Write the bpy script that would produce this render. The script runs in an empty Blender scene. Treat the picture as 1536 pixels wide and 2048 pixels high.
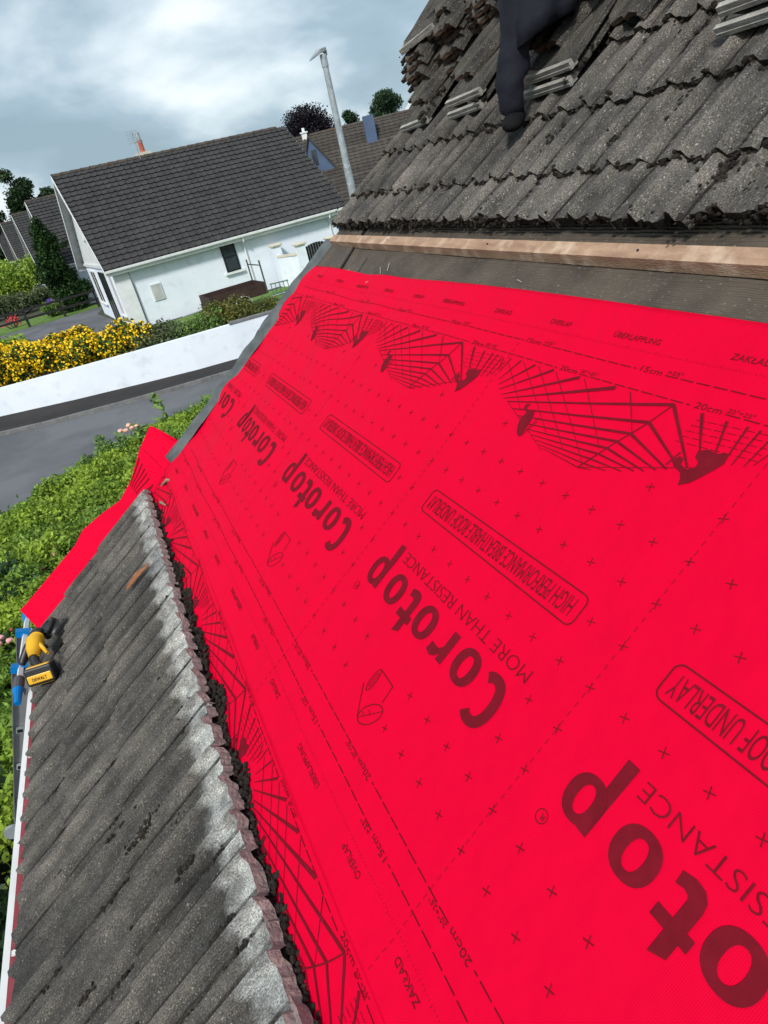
import bpy, bmesh, math, random
import numpy as np
from mathutils import Matrix, Vector, Euler, noise
random.seed(7); rng = np.random.default_rng(7)
S = bpy.context.scene; COL = S.collection
rad = math.radians

# ---------------------------------------------------------------- camera
HC = 4.55; H0 = 1.08; TH = 0.62300838
PITCH, ROLL, YAW = 0.48130772, -0.24148911, 0.30432564
F_PX = 1330.515
cam = bpy.data.cameras.new('camera'); co = bpy.data.objects.new('camera', cam); COL.objects.link(co)
cam.sensor_fit = 'VERTICAL'; cam.sensor_height = 36; cam.lens = F_PX/2048*36
cam.clip_start = .02; cam.clip_end = 3000
def cam_axes():
    f = Vector((0, math.cos(PITCH), -math.sin(PITCH))); r = Vector((1, 0, 0)); u = r.cross(f)
    c, s = math.cos(ROLL), math.sin(ROLL)
    r2 = r*c + u*s; u2 = u*c - r*s
    Z = Matrix.Rotation(-YAW, 3, 'Z')
    return Z@r2, Z@u2, Z@f
r_, u_, f_ = cam_axes()
m = Matrix((r_, u_, -f_)).transposed().to_4x4(); m.translation = (0, 0, HC)
co.matrix_world = m
S.camera = co

# ---------------------------------------------------------------- world, sun
SUN_EL, SUN_AZ = rad(42), rad(-140)     # azimuth measured from +Y towards +X
w = bpy.data.worlds.new('World'); S.world = w; w.use_nodes = True
nt = w.node_tree; nt.nodes.clear()
def N_(nt, t, **k):
    n = nt.nodes.new(t)
    for a, b in k.items(): setattr(n, a, b)
    return n
sky = N_(nt, 'ShaderNodeTexSky', sky_type='NISHITA', sun_disc=False, sun_elevation=SUN_EL, sun_rotation=SUN_AZ, dust_density=2.0)
b1 = N_(nt, 'ShaderNodeBackground'); b1.inputs[1].default_value = .09
nt.links.new(sky.outputs[0], b1.inputs[0])
tc = N_(nt, 'ShaderNodeTexCoord')
sep = N_(nt, 'ShaderNodeSeparateXYZ'); nt.links.new(tc.outputs['Generated'], sep.inputs[0])
# project the view direction on a cloud ceiling: xy / (z + .12)
ad = N_(nt, 'ShaderNodeMath', operation='MAXIMUM'); nt.links.new(sep.outputs[2], ad.inputs[0]); ad.inputs[1].default_value = 0
ad2 = N_(nt, 'ShaderNodeMath', operation='ADD'); nt.links.new(ad.outputs[0], ad2.inputs[0]); ad2.inputs[1].default_value = .55
dv = N_(nt, 'ShaderNodeVectorMath', operation='SCALE')
iv = N_(nt, 'ShaderNodeMath', operation='DIVIDE'); iv.inputs[0].default_value = 1; nt.links.new(ad2.outputs[0], iv.inputs[1])
nt.links.new(tc.outputs['Generated'], dv.inputs[0]); nt.links.new(iv.outputs[0], dv.inputs['Scale'])
mp = N_(nt, 'ShaderNodeMapping'); mp.inputs['Location'].default_value = (1.2, 9.4, .9); mp.inputs['Scale'].default_value = (1.0, 1.25, 1.0)
nt.links.new(dv.outputs[0], mp.inputs[0])
n1 = N_(nt, 'ShaderNodeTexNoise'); n1.inputs['Scale'].default_value = 2.5; n1.inputs['Detail'].default_value = 8; n1.inputs['Roughness'].default_value = .50; n1.inputs['Distortion'].default_value = .12
nt.links.new(mp.outputs[0], n1.inputs[0])
cr = N_(nt, 'ShaderNodeValToRGB'); e = cr.color_ramp.elements
e[0].position = .36; e[0].color = (.26, .36, .43, 1)
e[1].position = .66; e[1].color = (.80, .86, .90, 1)
x = e.new(.46); x.color = (.32, .43, .51, 1)
x = e.new(.55); x.color = (.53, .63, .69, 1)
nt.links.new(n1.outputs[0], cr.inputs[0])
b2 = N_(nt, 'ShaderNodeBackground'); b2.inputs[1].default_value = 1.0; nt.links.new(cr.outputs[0], b2.inputs[0])
mx = N_(nt, 'ShaderNodeMixShader'); mx.inputs[0].default_value = .88
nt.links.new(b1.outputs[0], mx.inputs[1]); nt.links.new(b2.outputs[0], mx.inputs[2])
out = N_(nt, 'ShaderNodeOutputWorld'); nt.links.new(mx.outputs[0], out.inputs[0])
sl = bpy.data.lights.new('sun', 'SUN'); sl.energy = 2.6; sl.angle = rad(8); sl.color = (1, .96, .9)
so = bpy.data.objects.new('sun', sl); COL.objects.link(so)
sd = Vector((math.sin(SUN_AZ)*math.cos(SUN_EL), math.cos(SUN_AZ)*math.cos(SUN_EL), math.sin(SUN_EL)))
so.rotation_euler = sd.to_track_quat('Z', 'Y').to_euler(); so.location = (0, 0, 40)
S.view_settings.view_transform = 'Standard'; S.view_settings.look = 'None'; S.view_settings.exposure = 0.40; S.view_settings.gamma = 1

# ---------------------------------------------------------------- material helper
def mat(name, c1, c2=None, rough=.8, scale=8, bump=0, bscale=None, detail=6, lo=.35, hi=.65, metal=0, c3=None, s3=60, t3=(.62, .7), coord='Object', spec=.3, stretch=(1, 1, 1), island=0, sheen=0):
    M = bpy.data.materials.new(name); M.use_nodes = True; t = M.node_tree; b = t.nodes['Principled BSDF']
    b.inputs['Roughness'].default_value = rough; b.inputs['Metallic'].default_value = metal
    b.inputs['Specular IOR Level'].default_value = spec
    c2 = c2 or tuple(x*.75 for x in c1)
    co_ = N_(t, 'ShaderNodeTexCoord'); mp_ = N_(t, 'ShaderNodeMapping'); mp_.inputs['Scale'].default_value = stretch
    t.links.new(co_.outputs[coord], mp_.inputs[0])
    n = N_(t, 'ShaderNodeTexNoise'); n.inputs['Scale'].default_value = scale; n.inputs['Detail'].default_value = detail; n.inputs['Roughness'].default_value = .6
    t.links.new(mp_.outputs[0], n.inputs[0])
    r = N_(t, 'ShaderNodeValToRGB'); r.color_ramp.elements[0].position = lo; r.color_ramp.elements[1].position = hi
    r.color_ramp.elements[0].color = (*c2, 1); r.color_ramp.elements[1].color = (*c1, 1)
    t.links.new(n.outputs[0], r.inputs[0]); last = r.outputs[0]
    if c3:
        n3 = N_(t, 'ShaderNodeTexNoise'); n3.inputs['Scale'].default_value = s3; n3.inputs['Detail'].default_value = 3
        t.links.new(co_.outputs[coord], n3.inputs[0])
        r3 = N_(t, 'ShaderNodeValToRGB'); r3.color_ramp.elements[0].position = t3[0]; r3.color_ramp.elements[1].position = t3[1]
        t.links.new(n3.outputs[0], r3.inputs[0])
        mm = N_(t, 'ShaderNodeMix', data_type='RGBA'); t.links.new(r3.outputs[0], mm.inputs[0]); t.links.new(last, mm.inputs[6]); mm.inputs[7].default_value = (*c3, 1)
        last = mm.outputs[2]
    if island:
        g = N_(t, 'ShaderNodeNewGeometry'); hv = N_(t, 'ShaderNodeHueSaturation')
        ma = N_(t, 'ShaderNodeMapRange'); ma.inputs[3].default_value = 1-island; ma.inputs[4].default_value = 1+island
        t.links.new(g.outputs['Random Per Island'], ma.inputs[0]); t.links.new(ma.outputs[0], hv.inputs['Value']); t.links.new(last, hv.inputs['Color']); last = hv.outputs[0]
    t.links.new(last, b.inputs['Base Color'])
    if bump:
        nb = N_(t, 'ShaderNodeTexNoise'); nb.inputs['Scale'].default_value = bscale or scale*4; nb.inputs['Detail'].default_value = 5
        t.links.new(mp_.outputs[0], nb.inputs[0])
        bp = N_(t, 'ShaderNodeBump'); bp.inputs['Strength'].default_value = min(bump, 1); bp.inputs['Distance'].default_value = .01*max(bump, 1)
        t.links.new(nb.outputs[0], bp.inputs['Height']); t.links.new(bp.outputs[0], b.inputs['Normal'])
    M['_last'] = 0
    return M

def leafmat(name, c1, c2, scale=1.5):
    M = mat(name, c1, c2, rough=.55, scale=scale, island=.45, lo=.38, hi=.62, spec=.25)
    t = M.node_tree; b = t.nodes['Principled BSDF']
    tr = N_(t, 'ShaderNodeBsdfTranslucent'); ad = N_(t, 'ShaderNodeMixShader'); ad.inputs[0].default_value = .3
    src = b.inputs['Base Color'].links[0].from_socket; t.links.new(src, tr.inputs[0])
    o = t.nodes['Material Output']; t.links.new(b.outputs[0], ad.inputs[1]); t.links.new(tr.outputs[0], ad.inputs[2]); t.links.new(ad.outputs[0], o.inputs[0])
    return M

M_white = mat('white_render', (.80, .85, .93), (.73, .79, .87), rough=.9, scale=1.0, c3=(.62, .67, .72), s3=2.5, t3=(.56, .80), bump=.25, bscale=60)
M_whitetrim = mat('white_trim', (.78, .80, .80), (.66, .68, .68), rough=.4, scale=3)
M_cream = mat('cream_coping', (.66, .62, .50), (.55, .52, .42), rough=.8, scale=3)
M_soffit = mat('grey_soffit', (.50, .52, .50), rough=.7, scale=2)
M_glass = mat('dark_glass', (.05, .06, .065), (.02, .025, .03), rough=.08, scale=1, spec=.8)
M_black = mat('black_frame', (.015, .015, .017), rough=.4, scale=3)
M_asph = mat('asphalt', (.135, .14, .152), (.092, .097, .107), rough=.9, scale=.35, lo=.42, hi=.58, c3=(.17, .17, .175), s3=90, t3=(.55, .75), bump=.3, bscale=120)
M_pave = mat('dark_footpath', (.030, .026, .026), (.018, .016, .016), rough=.9, scale=.8, c3=(.09, .07, .06), s3=30, t3=(.6, .75))
M_kerb = mat('kerb_stone', (.20, .20, .20), (.12, .12, .12), rough=.9, scale=5)
M_grass = mat('grass', (.11, .20, .035), (.075, .15, .025), rough=.9, scale=2, c3=(.15, .24, .05), s3=40, t3=(.45, .7), bump=.6, bscale=150)
M_earth = mat('ground_earth', (.07, .075, .045), (.035, .045, .025), rough=1, scale=1)
M_bgtile = mat('dark_roof_tile', (.062, .060, .060), (.040, .039, .041), rough=.9, scale=2, c3=(.07, .068, .065), s3=22, t3=(.58, .72), spec=.15)
M_browntile = mat('brown_roof_tile', (.075, .064, .055), (.048, .042, .038), rough=.85, scale=3, island=.2)
M_ridge = mat('ridge_tile', (.10, .085, .07), (.05, .045, .04), rough=.9, scale=4, c3=(.12, .05, .02), s3=6, t3=(.6, .7))
M_blue = mat('blue_render', (.085, .125, .21), (.065, .10, .17), rough=.85, scale=1)
M_brick = mat('terracotta', (.50, .15, .08), (.35, .10, .06), rough=.8, scale=10)
M_bark = mat('bark', (.06, .045, .03), rough=.95, scale=6)
M_galv = mat('galvanised_steel', (.42, .46, .48), (.30, .33, .35), rough=.45, metal=.4, scale=3, c3=(.5, .54, .56), s3=8, t3=(.5, .7))
M_alu = mat('aluminium', (.36, .36, .38), (.30, .30, .32), rough=.42, metal=.6, scale=3)
M_bluepl = mat('blue_plastic', (.0, .19, .55), rough=.4, scale=5)
M_greypl = mat('grey_plastic', (.08, .08, .085), rough=.5, scale=5)
M_yellow = mat('yellow_plastic', (.78, .42, .01), (.72, .37, .01), rough=.35, scale=5, spec=.5)
M_blackpl = mat('black_rubber', (.016, .016, .018), (.010, .010, .011), rough=.45, scale=30, spec=.5)
M_steel = mat('steel', (.55, .55, .55), rough=.3, metal=.9, scale=5)
M_orange = mat('orange_rope', (.55, .20, .03), rough=.7, scale=40)
M_tile = mat('weathered_concrete_tile', (.150, .135, .116), (.050, .046, .042), rough=.92, scale=6, c3=(.36, .37, .36), s3=170, t3=(.60, .72), bump=1.6, bscale=150, island=.22, lo=.36, hi=.60, stretch=(.8, 3.6, 1))
M_tileside = mat('broken_tile_edge', (.30, .22, .21), (.20, .15, .145), rough=.95, scale=25, bump=1, bscale=90)
M_cleantile = mat('clean_tile_edge', (.40, .385, .35), (.20, .19, .175), rough=.9, scale=14, bump=.6, bscale=100, stretch=(1, 1, 3))
M_redtile = mat('brown_broken_tile', (.13, .085, .06), (.05, .035, .03), rough=.95, scale=12, bump=1, bscale=80)
M_moss = mat('dark_moss', (.040, .031, .024), (.014, .011, .009), rough=1, scale=60, island=.5, bump=1, bscale=300)
M_wood = mat('new_batten_wood', (.43, .28, .185), (.29, .175, .115), rough=.75, scale=10, stretch=(3, .7, 3), c3=(.56, .41, .30), s3=14, t3=(.5, .7), bump=.4, bscale=90)
M_oldwood = mat('old_wood', (.28, .22, .17), (.15, .12, .09), rough=.9, scale=20, stretch=(3, .5, 3), bump=.5)
M_greyfelt = mat('grey_verge_felt', (.115, .128, .130), (.06, .068, .07), rough=.6, scale=9, bump=.4)
M_ink = mat('print_ink', (.170, .007, .016), (.135, .006, .013), rough=.7, scale=30, spec=.04)
M_cloth = mat('navy_cloth', (.010, .012, .021), (.005, .006, .011), rough=.85, scale=14, bump=.5, bscale=20)
M_boot = mat('black_leather', (.010, .010, .011), rough=.85, scale=30, spec=.1, bump=.4)
M_skin = mat('skin', (.45, .26, .18), rough=.6, scale=5)
M_hair = mat('dark_hair', (.03, .02, .015), rough=.8, scale=30)
M_rust = mat('brown_trailer_steel', (.055, .028, .022), (.03, .018, .015), rough=.7, scale=4)
M_fence = mat('dark_fence_wood', (.022, .021, .022), rough=.8, scale=6)
M_pole = M_galv
M_silver = mat('silver_paint', (.45, .47, .5), rough=.3, metal=.5, scale=1)

# tiles of the lower field: pale unweathered band along the head of the top course
def band_tile():
    M = mat('eave_concrete_tile', (.175, .168, .157), (.096, .092, .087), rough=.92, scale=6, c3=(.44, .45, .44), s3=160, t3=(.60, .70), bump=1.8, bscale=130, island=.20, lo=.36, hi=.60, stretch=(.8, 3.2, 1))
    t = M.node_tree; b = t.nodes['Principled BSDF']; last = b.inputs['Base Color'].links[0].from_socket
    co_ = N_(t, 'ShaderNodeTexCoord'); sp = N_(t, 'ShaderNodeSeparateXYZ'); t.links.new(co_.outputs['Object'], sp.inputs[0])
    n = N_(t, 'ShaderNodeTexNoise'); n.inputs['Scale'].default_value = 14; n.inputs['Detail'].default_value = 7; n.inputs['Roughness'].default_value = .65
    t.links.new(co_.outputs['Object'], n.inputs[0])
    a = N_(t, 'ShaderNodeMath', operation='MULTIPLY_ADD'); t.links.new(n.outputs[0], a.inputs[0]); a.inputs[1].default_value = .10; t.links.new(sp.outputs[0], a.inputs[2])
    # shallow troughs stayed covered longer: band reaches further down on the rolls
    z = N_(t, 'ShaderNodeMath', operation='MULTIPLY_ADD'); t.links.new(sp.outputs[2], z.inputs[0]); z.inputs[1].default_value = .7; t.links.new(a.outputs[0], z.inputs[2])
    r = N_(t, 'ShaderNodeMapRange'); r.inputs[1].default_value = -1.075+.08; r.inputs[2].default_value = -1.03+.08
    t.links.new(z.outputs[0], r.inputs[0])
    n2 = N_(t, 'ShaderNodeTexNoise'); n2.inputs['Scale'].default_value = 22; n2.inputs['Detail'].default_value = 6; t.links.new(co_.outputs['Object'], n2.inputs[0])
    r2 = N_(t, 'ShaderNodeValToRGB'); r2.color_ramp.elements[0].position = .38; r2.color_ramp.elements[0].color = (.40, .41, .41, 1); r2.color_ramp.elements[1].position = .54; r2.color_ramp.elements[1].color = (.72, .76, .76, 1)
    t.links.new(n2.outputs[0], r2.inputs[0])
    mm = N_(t, 'ShaderNodeMix', data_type='RGBA'); t.links.new(r.outputs[0], mm.inputs[0]); t.links.new(last, mm.inputs[6]); t.links.new(r2.outputs[0], mm.inputs[7])
    t.links.new(mm.outputs[2], b.inputs['Base Color'])
    return M
def relief_shade_and_dirt(M, v_end, seed=0):
    # dirt and lichen lodged in the tile joints; shade painted at each roll's foot, light on its crest, for relief
    t = M.node_tree; b = t.nodes['Principled BSDF']; last = b.inputs['Base Color'].links[0].from_socket
    co_ = N_(t, 'ShaderNodeTexCoord'); sp = N_(t, 'ShaderNodeSeparateXYZ'); t.links.new(co_.outputs['Object'], sp.inputs[0])
    def mth(op, a, b_=None, c_=None):
        n = N_(t, 'ShaderNodeMath', operation=op)
        for i, q in enumerate((a, b_, c_)):
            if q is None: continue
            if isinstance(q, (int, float)): n.inputs[i].default_value = q
            else: t.links.new(q, n.inputs[i])
        return n.outputs[0]
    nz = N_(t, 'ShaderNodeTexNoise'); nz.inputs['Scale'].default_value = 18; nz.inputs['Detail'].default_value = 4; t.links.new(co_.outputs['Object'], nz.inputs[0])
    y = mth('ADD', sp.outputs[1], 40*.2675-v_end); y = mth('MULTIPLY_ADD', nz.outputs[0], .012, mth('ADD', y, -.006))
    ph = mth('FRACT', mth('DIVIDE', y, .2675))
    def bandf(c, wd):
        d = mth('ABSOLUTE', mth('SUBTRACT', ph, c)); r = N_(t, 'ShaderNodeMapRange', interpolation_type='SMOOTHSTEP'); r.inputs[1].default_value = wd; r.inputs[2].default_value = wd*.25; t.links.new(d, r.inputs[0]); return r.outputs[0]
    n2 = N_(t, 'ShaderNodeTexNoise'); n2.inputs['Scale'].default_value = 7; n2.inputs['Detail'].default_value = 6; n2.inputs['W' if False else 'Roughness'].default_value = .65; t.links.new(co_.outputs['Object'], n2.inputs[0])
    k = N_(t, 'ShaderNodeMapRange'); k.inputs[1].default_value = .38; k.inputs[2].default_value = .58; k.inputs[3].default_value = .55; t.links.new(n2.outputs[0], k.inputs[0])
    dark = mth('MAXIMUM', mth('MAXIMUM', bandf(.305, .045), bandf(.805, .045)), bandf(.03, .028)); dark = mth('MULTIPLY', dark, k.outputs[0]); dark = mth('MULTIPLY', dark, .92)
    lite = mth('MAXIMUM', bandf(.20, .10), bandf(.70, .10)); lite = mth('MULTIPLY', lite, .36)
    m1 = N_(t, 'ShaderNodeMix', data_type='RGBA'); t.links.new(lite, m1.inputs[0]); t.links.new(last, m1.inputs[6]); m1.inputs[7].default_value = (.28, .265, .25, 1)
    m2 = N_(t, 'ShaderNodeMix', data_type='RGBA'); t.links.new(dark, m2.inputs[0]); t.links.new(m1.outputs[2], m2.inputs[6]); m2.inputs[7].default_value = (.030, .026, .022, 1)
    # gritty grain and large brown / grey weathering patches
    gn = N_(t, 'ShaderNodeTexNoise'); gn.inputs['Scale'].default_value = 260; gn.inputs['Detail'].default_value = 2; t.links.new(co_.outputs['Object'], gn.inputs[0])
    pn = N_(t, 'ShaderNodeTexNoise'); pn.inputs['Scale'].default_value = 3.2; pn.inputs['Detail'].default_value = 8; pn.inputs['Roughness'].default_value = .7; t.links.new(co_.outputs['Object'], pn.inputs[0])
    pr_ = N_(t, 'ShaderNodeValToRGB'); q = pr_.color_ramp.elements; q[0].position = .38; q[0].color = (.36, .35, .35, 1); q[1].position = .66; q[1].color = (1.25, 1.16, 1.06, 1); t.links.new(pn.outputs[0], pr_.inputs[0])
    m3 = N_(t, 'ShaderNodeMix', data_type='RGBA', blend_type='MULTIPLY'); m3.inputs[0].default_value = .8; t.links.new(m2.outputs[2], m3.inputs[6]); t.links.new(pr_.outputs[0], m3.inputs[7])
    gr = N_(t, 'ShaderNodeMapRange'); gr.inputs[1].default_value = .3; gr.inputs[2].default_value = .7; gr.inputs[3].default_value = .42; gr.inputs[4].default_value = 1.62; t.links.new(gn.outputs[0], gr.inputs[0])
    hs_ = N_(t, 'ShaderNodeHueSaturation'); t.links.new(gr.outputs[0], hs_.inputs['Value']); t.links.new(m3.outputs[2], hs_.inputs['Color'])
    t.links.new(hs_.outputs[0], b.inputs['Base Color']); return M
M_band = relief_shade_and_dirt(band_tile(), 3.975)
M_field = mat('field_concrete_tile', (.165, .157, .146), (.080, .076, .071), rough=.92, scale=6, c3=(.44, .45, .44), s3=150, t3=(.60, .70), bump=1.8, bscale=130, island=.28, lo=.36, hi=.60, stretch=(.9, 2.4, 1))
relief_shade_and_dirt(M_field, 4.02)

def red_mat():
    M = bpy.data.materials.new('red_membrane'); M.use_nodes = True; t = M.node_tree; b = t.nodes['Principled BSDF']
    b.inputs['Base Color'].default_value = (.93, .0015, .040, 1); b.inputs['Roughness'].default_value = .65; b.inputs['Specular IOR Level'].default_value = .04
    b.inputs['Sheen Weight'].default_value = .0; b.inputs['Sheen Roughness'].default_value = .5; b.inputs['Sheen Tint'].default_value = (1, .25, .4, 1)
    co_ = N_(t, 'ShaderNodeTexCoord')
    last = None
    for ax, sc in (('X', 300), ('Y', 300)):
        wv = N_(t, 'ShaderNodeTexWave', wave_type='BANDS', bands_direction=ax); wv.inputs['Scale'].default_value = sc*.314
        wv.inputs['Distortion'].default_value = .6; wv.inputs['Detail'].default_value = 1; wv.inputs['Detail Scale'].default_value = .4
        t.links.new(co_.outputs['Object'], wv.inputs[0])
        if last:
            a = N_(t, 'ShaderNodeMath', operation='MULTIPLY'); t.links.new(last, a.inputs[0]); t.links.new(wv.outputs['Fac'], a.inputs[1]); last = a.outputs[0]
        else: last = wv.outputs['Fac']
    hv = N_(t, 'ShaderNodeMix', data_type='RGBA'); t.links.new(last, hv.inputs[0]); hv.inputs[6].default_value = (.60, .0002, .022, 1); hv.inputs[7].default_value = (.74, .0010, .042, 1)
    t.links.new(hv.outputs[2], b.inputs['Base Color'])
    n = N_(t, 'ShaderNodeTexNoise'); n.inputs['Scale'].default_value = 5; n.inputs['Detail'].default_value = 3; t.links.new(co_.outputs['Object'], n.inputs[0])
    bp0 = N_(t, 'ShaderNodeBump'); bp0.inputs['Strength'].default_value = .8; bp0.inputs['Distance'].default_value = .02; t.links.new(n.outputs[0], bp0.inputs['Height'])
    bp = N_(t, 'ShaderNodeBump'); bp.inputs['Strength'].default_value = .3; bp.inputs['Distance'].default_value = .0006
    t.links.new(last, bp.inputs['Height']); t.links.new(bp0.outputs[0], bp.inputs['Normal']); t.links.new(bp.outputs[0], b.inputs['Normal'])
    return M
M_red = red_mat()

def felt_mat():
    M = mat('old_brown_felt', (.120, .096, .074), (.066, .054, .043), rough=.8, scale=5, c3=(.26, .25, .23), s3=120, t3=(.64, .74), bump=.3)
    t = M.node_tree; b = t.nodes['Principled BSDF']
    co_ = N_(t, 'ShaderNodeTexCoord'); wv = N_(t, 'ShaderNodeTexWave', wave_type='BANDS', bands_direction='X'); wv.inputs['Scale'].default_value = 26; wv.inputs['Distortion'].default_value = 2.5; wv.inputs['Detail'].default_value = 3; wv.inputs['Detail Scale'].default_value = 1.2
    t.links.new(co_.outputs['Object'], wv.inputs[0])
    bp = N_(t, 'ShaderNodeBump'); bp.inputs['Strength'].default_value = .7; bp.inputs['Distance'].default_value = .006
    t.links.new(wv.outputs['Fac'], bp.inputs['Height']); t.links.new(bp.outputs[0], b.inputs['Normal'])
    return M
M_felt = felt_mat()

# ---------------------------------------------------------------- object helpers
def tag(o, label=None, cat=None, group=None, kind=None):
    if label: o['label'] = label
    if cat: o['category'] = cat
    if group: o['group'] = group
    if kind: o['kind'] = kind
    return o
def link(o, parent=None):
    COL.objects.link(o)
    if parent: o.parent = parent
    return o
def empty(name, loc=(0, 0, 0), rz=0, **k):
    o = bpy.data.objects.new(name, None); o.location = loc; o.rotation_euler = (0, 0, rz); o.empty_display_size = .1
    link(o); return tag(o, **k)
def mesh(name, vs, fs, m, parent=None, smooth=False, mw=None, mats=None, mi=None):
    me = bpy.data.meshes.new(name); me.from_pydata([tuple(v) for v in vs], [], [tuple(f) for f in fs]); me.update()
    if mats:
        for q in mats: me.materials.append(q)
        me.polygons.foreach_set('material_index', mi)
    else: me.materials.append(m)
    if smooth: me.polygons.foreach_set('use_smooth', [True]*len(me.polygons))
    o = bpy.data.objects.new(name, me); link(o, parent)
    if mw is not None:
        o.matrix_local = mw
    return o
class MB:
    def __init__(s): s.v = []; s.f = []; s.m = []
    def add(s, vs, fs, mi=0):
        n = len(s.v); s.v += [tuple(v) for v in vs]; s.f += [tuple(i+n for i in f) for f in fs]; s.m += [mi]*len(fs)
    def box(s, a, b, mi=0):
        x0, y0, z0 = a; x1, y1, z1 = b
        s.add([(x0, y0, z0), (x1, y0, z0), (x1, y1, z0), (x0, y1, z0), (x0, y0, z1), (x1, y0, z1), (x1, y1, z1), (x0, y1, z1)],
              [(0, 3, 2, 1), (4, 5, 6, 7), (0, 1, 5, 4), (1, 2, 6, 5), (2, 3, 7, 6), (3, 0, 4, 7)], mi)
    def prism(s, poly, a, b, mi=0):   # poly: 3D points, a->b offset vectors
        n = len(poly); P = [Vector(p)+Vector(a) for p in poly]+[Vector(p)+Vector(b) for p in poly]
        s.add(P, [tuple(range(n))[::-1], tuple(range(n, 2*n))]+[(i, (i+1) % n, n+(i+1) % n, n+i) for i in range(n)], mi)
    def tube(s, pts, r, n=10, mi=0, cap=True):
        pts = [Vector(p) for p in pts]; rs = r if isinstance(r, (list, tuple)) else [r]*len(pts); rings = []
        for i, p in enumerate(pts):
            d = (pts[min(i+1, len(pts)-1)]-pts[max(i-1, 0)]).normalized()
            a = d.cross(Vector((0, 0, 1)) if abs(d.z) < .9 else Vector((1, 0, 0))).normalized(); b = d.cross(a)
            rings.append([p+(a*math.cos(2*math.pi*k/n)+b*math.sin(2*math.pi*k/n))*rs[i] for k in range(n)])
        V = [q for R in rings for q in R]; Fs = []
        for i in range(len(pts)-1):
            for k in range(n): Fs.append((i*n+k, i*n+(k+1) % n, (i+1)*n+(k+1) % n, (i+1)*n+k))
        if cap: Fs += [tuple(range(n)), tuple(range((len(pts)-1)*n, len(pts)*n))[::-1]]
        s.add(V, Fs, mi)
    def build(s, name, m, parent=None, smooth=False, mw=None, mats=None):
        return mesh(name, s.v, s.f, m, parent, smooth, mw, mats, s.m if mats else None)
def bevel(o, wd, seg=2):
    b = o.modifiers.new('bevel', 'BEVEL'); b.width = wd; b.segments = seg; b.limit_method = 'ANGLE'; return o

# ---------------------------------------------------------------- roof frame: local X up the slope, Y along the eaves, Z off the roof
U = Vector((math.cos(TH), 0, math.sin(TH))); NN = Vector((-math.sin(TH), 0, math.cos(TH)))
O = Vector((0, 0, HC)) - NN*H0
RF = Matrix((U, Vector((0, 1, 0)), NN)).transposed().to_4x4(); RF.translation = O
def rp(u, v, z=0): return O+U*u+Vector((0, v, 0))+NN*z

# ================================================================ SETTING
def sheet(name, poly, z, m):
    bm = bmesh.new(); vs = [bm.verts.new((p[0], p[1], z)) for p in poly]; bm.faces.new(vs)
    bmesh.ops.triangulate(bm, faces=bm.faces[:])
    me = bpy.data.meshes.new(name); bm.to_mesh(me); bm.free(); me.materials.append(m)
    o = bpy.data.objects.new(name, me); link(o); o['kind'] = 'structure'
    for p in me.polygons:
        if p.normal.z < 0: p.flip()
    return o
sheet('ground', [(-1200, -600), (1200, -600), (1200, 1600), (-1200, 1600)], 0, M_earth)
WL = [(-40, 44), (-20, 33.5), (-9, 26.2), (-4.1, 23.1), (-1.83, 22.15), (.39, 21.4), (1.92, 20.95), (3.2, 20.75), (6, 20.5), (12, 20.2), (40, 20)]   # wall foot on the road side
def offs(line, d):
    r = []
    for i, p in enumerate(line):
        a = Vector(line[max(i-1, 0)]); b = Vector(line[min(i+1, len(line)-1)]); t = (b-a).normalized(); r.append((p[0]+t.y*d, p[1]-t.x*d))
    return r
def offv(line, ds):
    return [offs(line, d)[i] for i, d in enumerate(ds)]
KD = [2.4, 2.3, 2.2, 2.05, 1.9, 1.65, 1.4, 1.3, 1.3, 1.3, 1.3]
kerb_line = offv(WL, KD)
near_line = offs(WL, 7.9)
sheet('road', kerb_line+near_line[::-1], .004, M_asph)
# footpath with a kerb step
fp = MB(); A = offs(WL, 0.0); B = kerb_line
n = len(A); V = [(p[0], p[1], .10) for p in A]+[(p[0], p[1], .10) for p in offv(WL, [d-.12 for d in KD])]
fp.add(V, [(i, n+i, n+i+1, i+1) for i in range(n-1)])
o = fp.build('pavement', M_pave); o['kind'] = 'structure'
kb = MB(); I = offv(WL, [d-.12 for d in KD])
V = [(p[0], p[1], .105) for p in I]+[(p[0], p[1], .105) for p in B]+[(p[0], p[1], 0) for p in B]
kb.add(V, [(i, n+i, n+i+1, i+1) for i in range(n-1)]+[(n+i, 2*n+i, 2*n+i+1, n+i+1) for i in range(n-1)])
o = kb.build('kerb', M_kerb); o['kind'] = 'structure'
sheet('driveway', [(-14, 33), (-5.5, 27.5), (-1.5, 24.0), (1.1, 23.5), (1.1, 33.2), (-.45, 44.2), (.2, 47.7), (-2.4, 47.35), (-6.2, 46.9), (-14, 46)], .006, M_asph)
sheet('lawn', [(1.1, 21.2), (6, 20.8), (16, 20.5), (16, 33.7), (1.1, 33)], .005, M_grass)
sheet('far_lawn', [(-16, 46.2), (-6.2, 47.0), (-2.4, 47.45), (.2, 47.8), (-1, 52), (-8, 53), (-16, 52)], .0055, M_grass)
sheet('far_driveway', [(-16, 52.1), (-8, 53.1), (-1.1, 52.1), (-2.2, 53.4), (-7, 54.5), (-16, 54)], .006, M_asph)
sheet('garden_soil', [(-12, -8), (-.9, -8), (-.9, 3.9), (14, 3.9), (14, 13.0), (-12, 12.4)], .004, M_earth)

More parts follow.
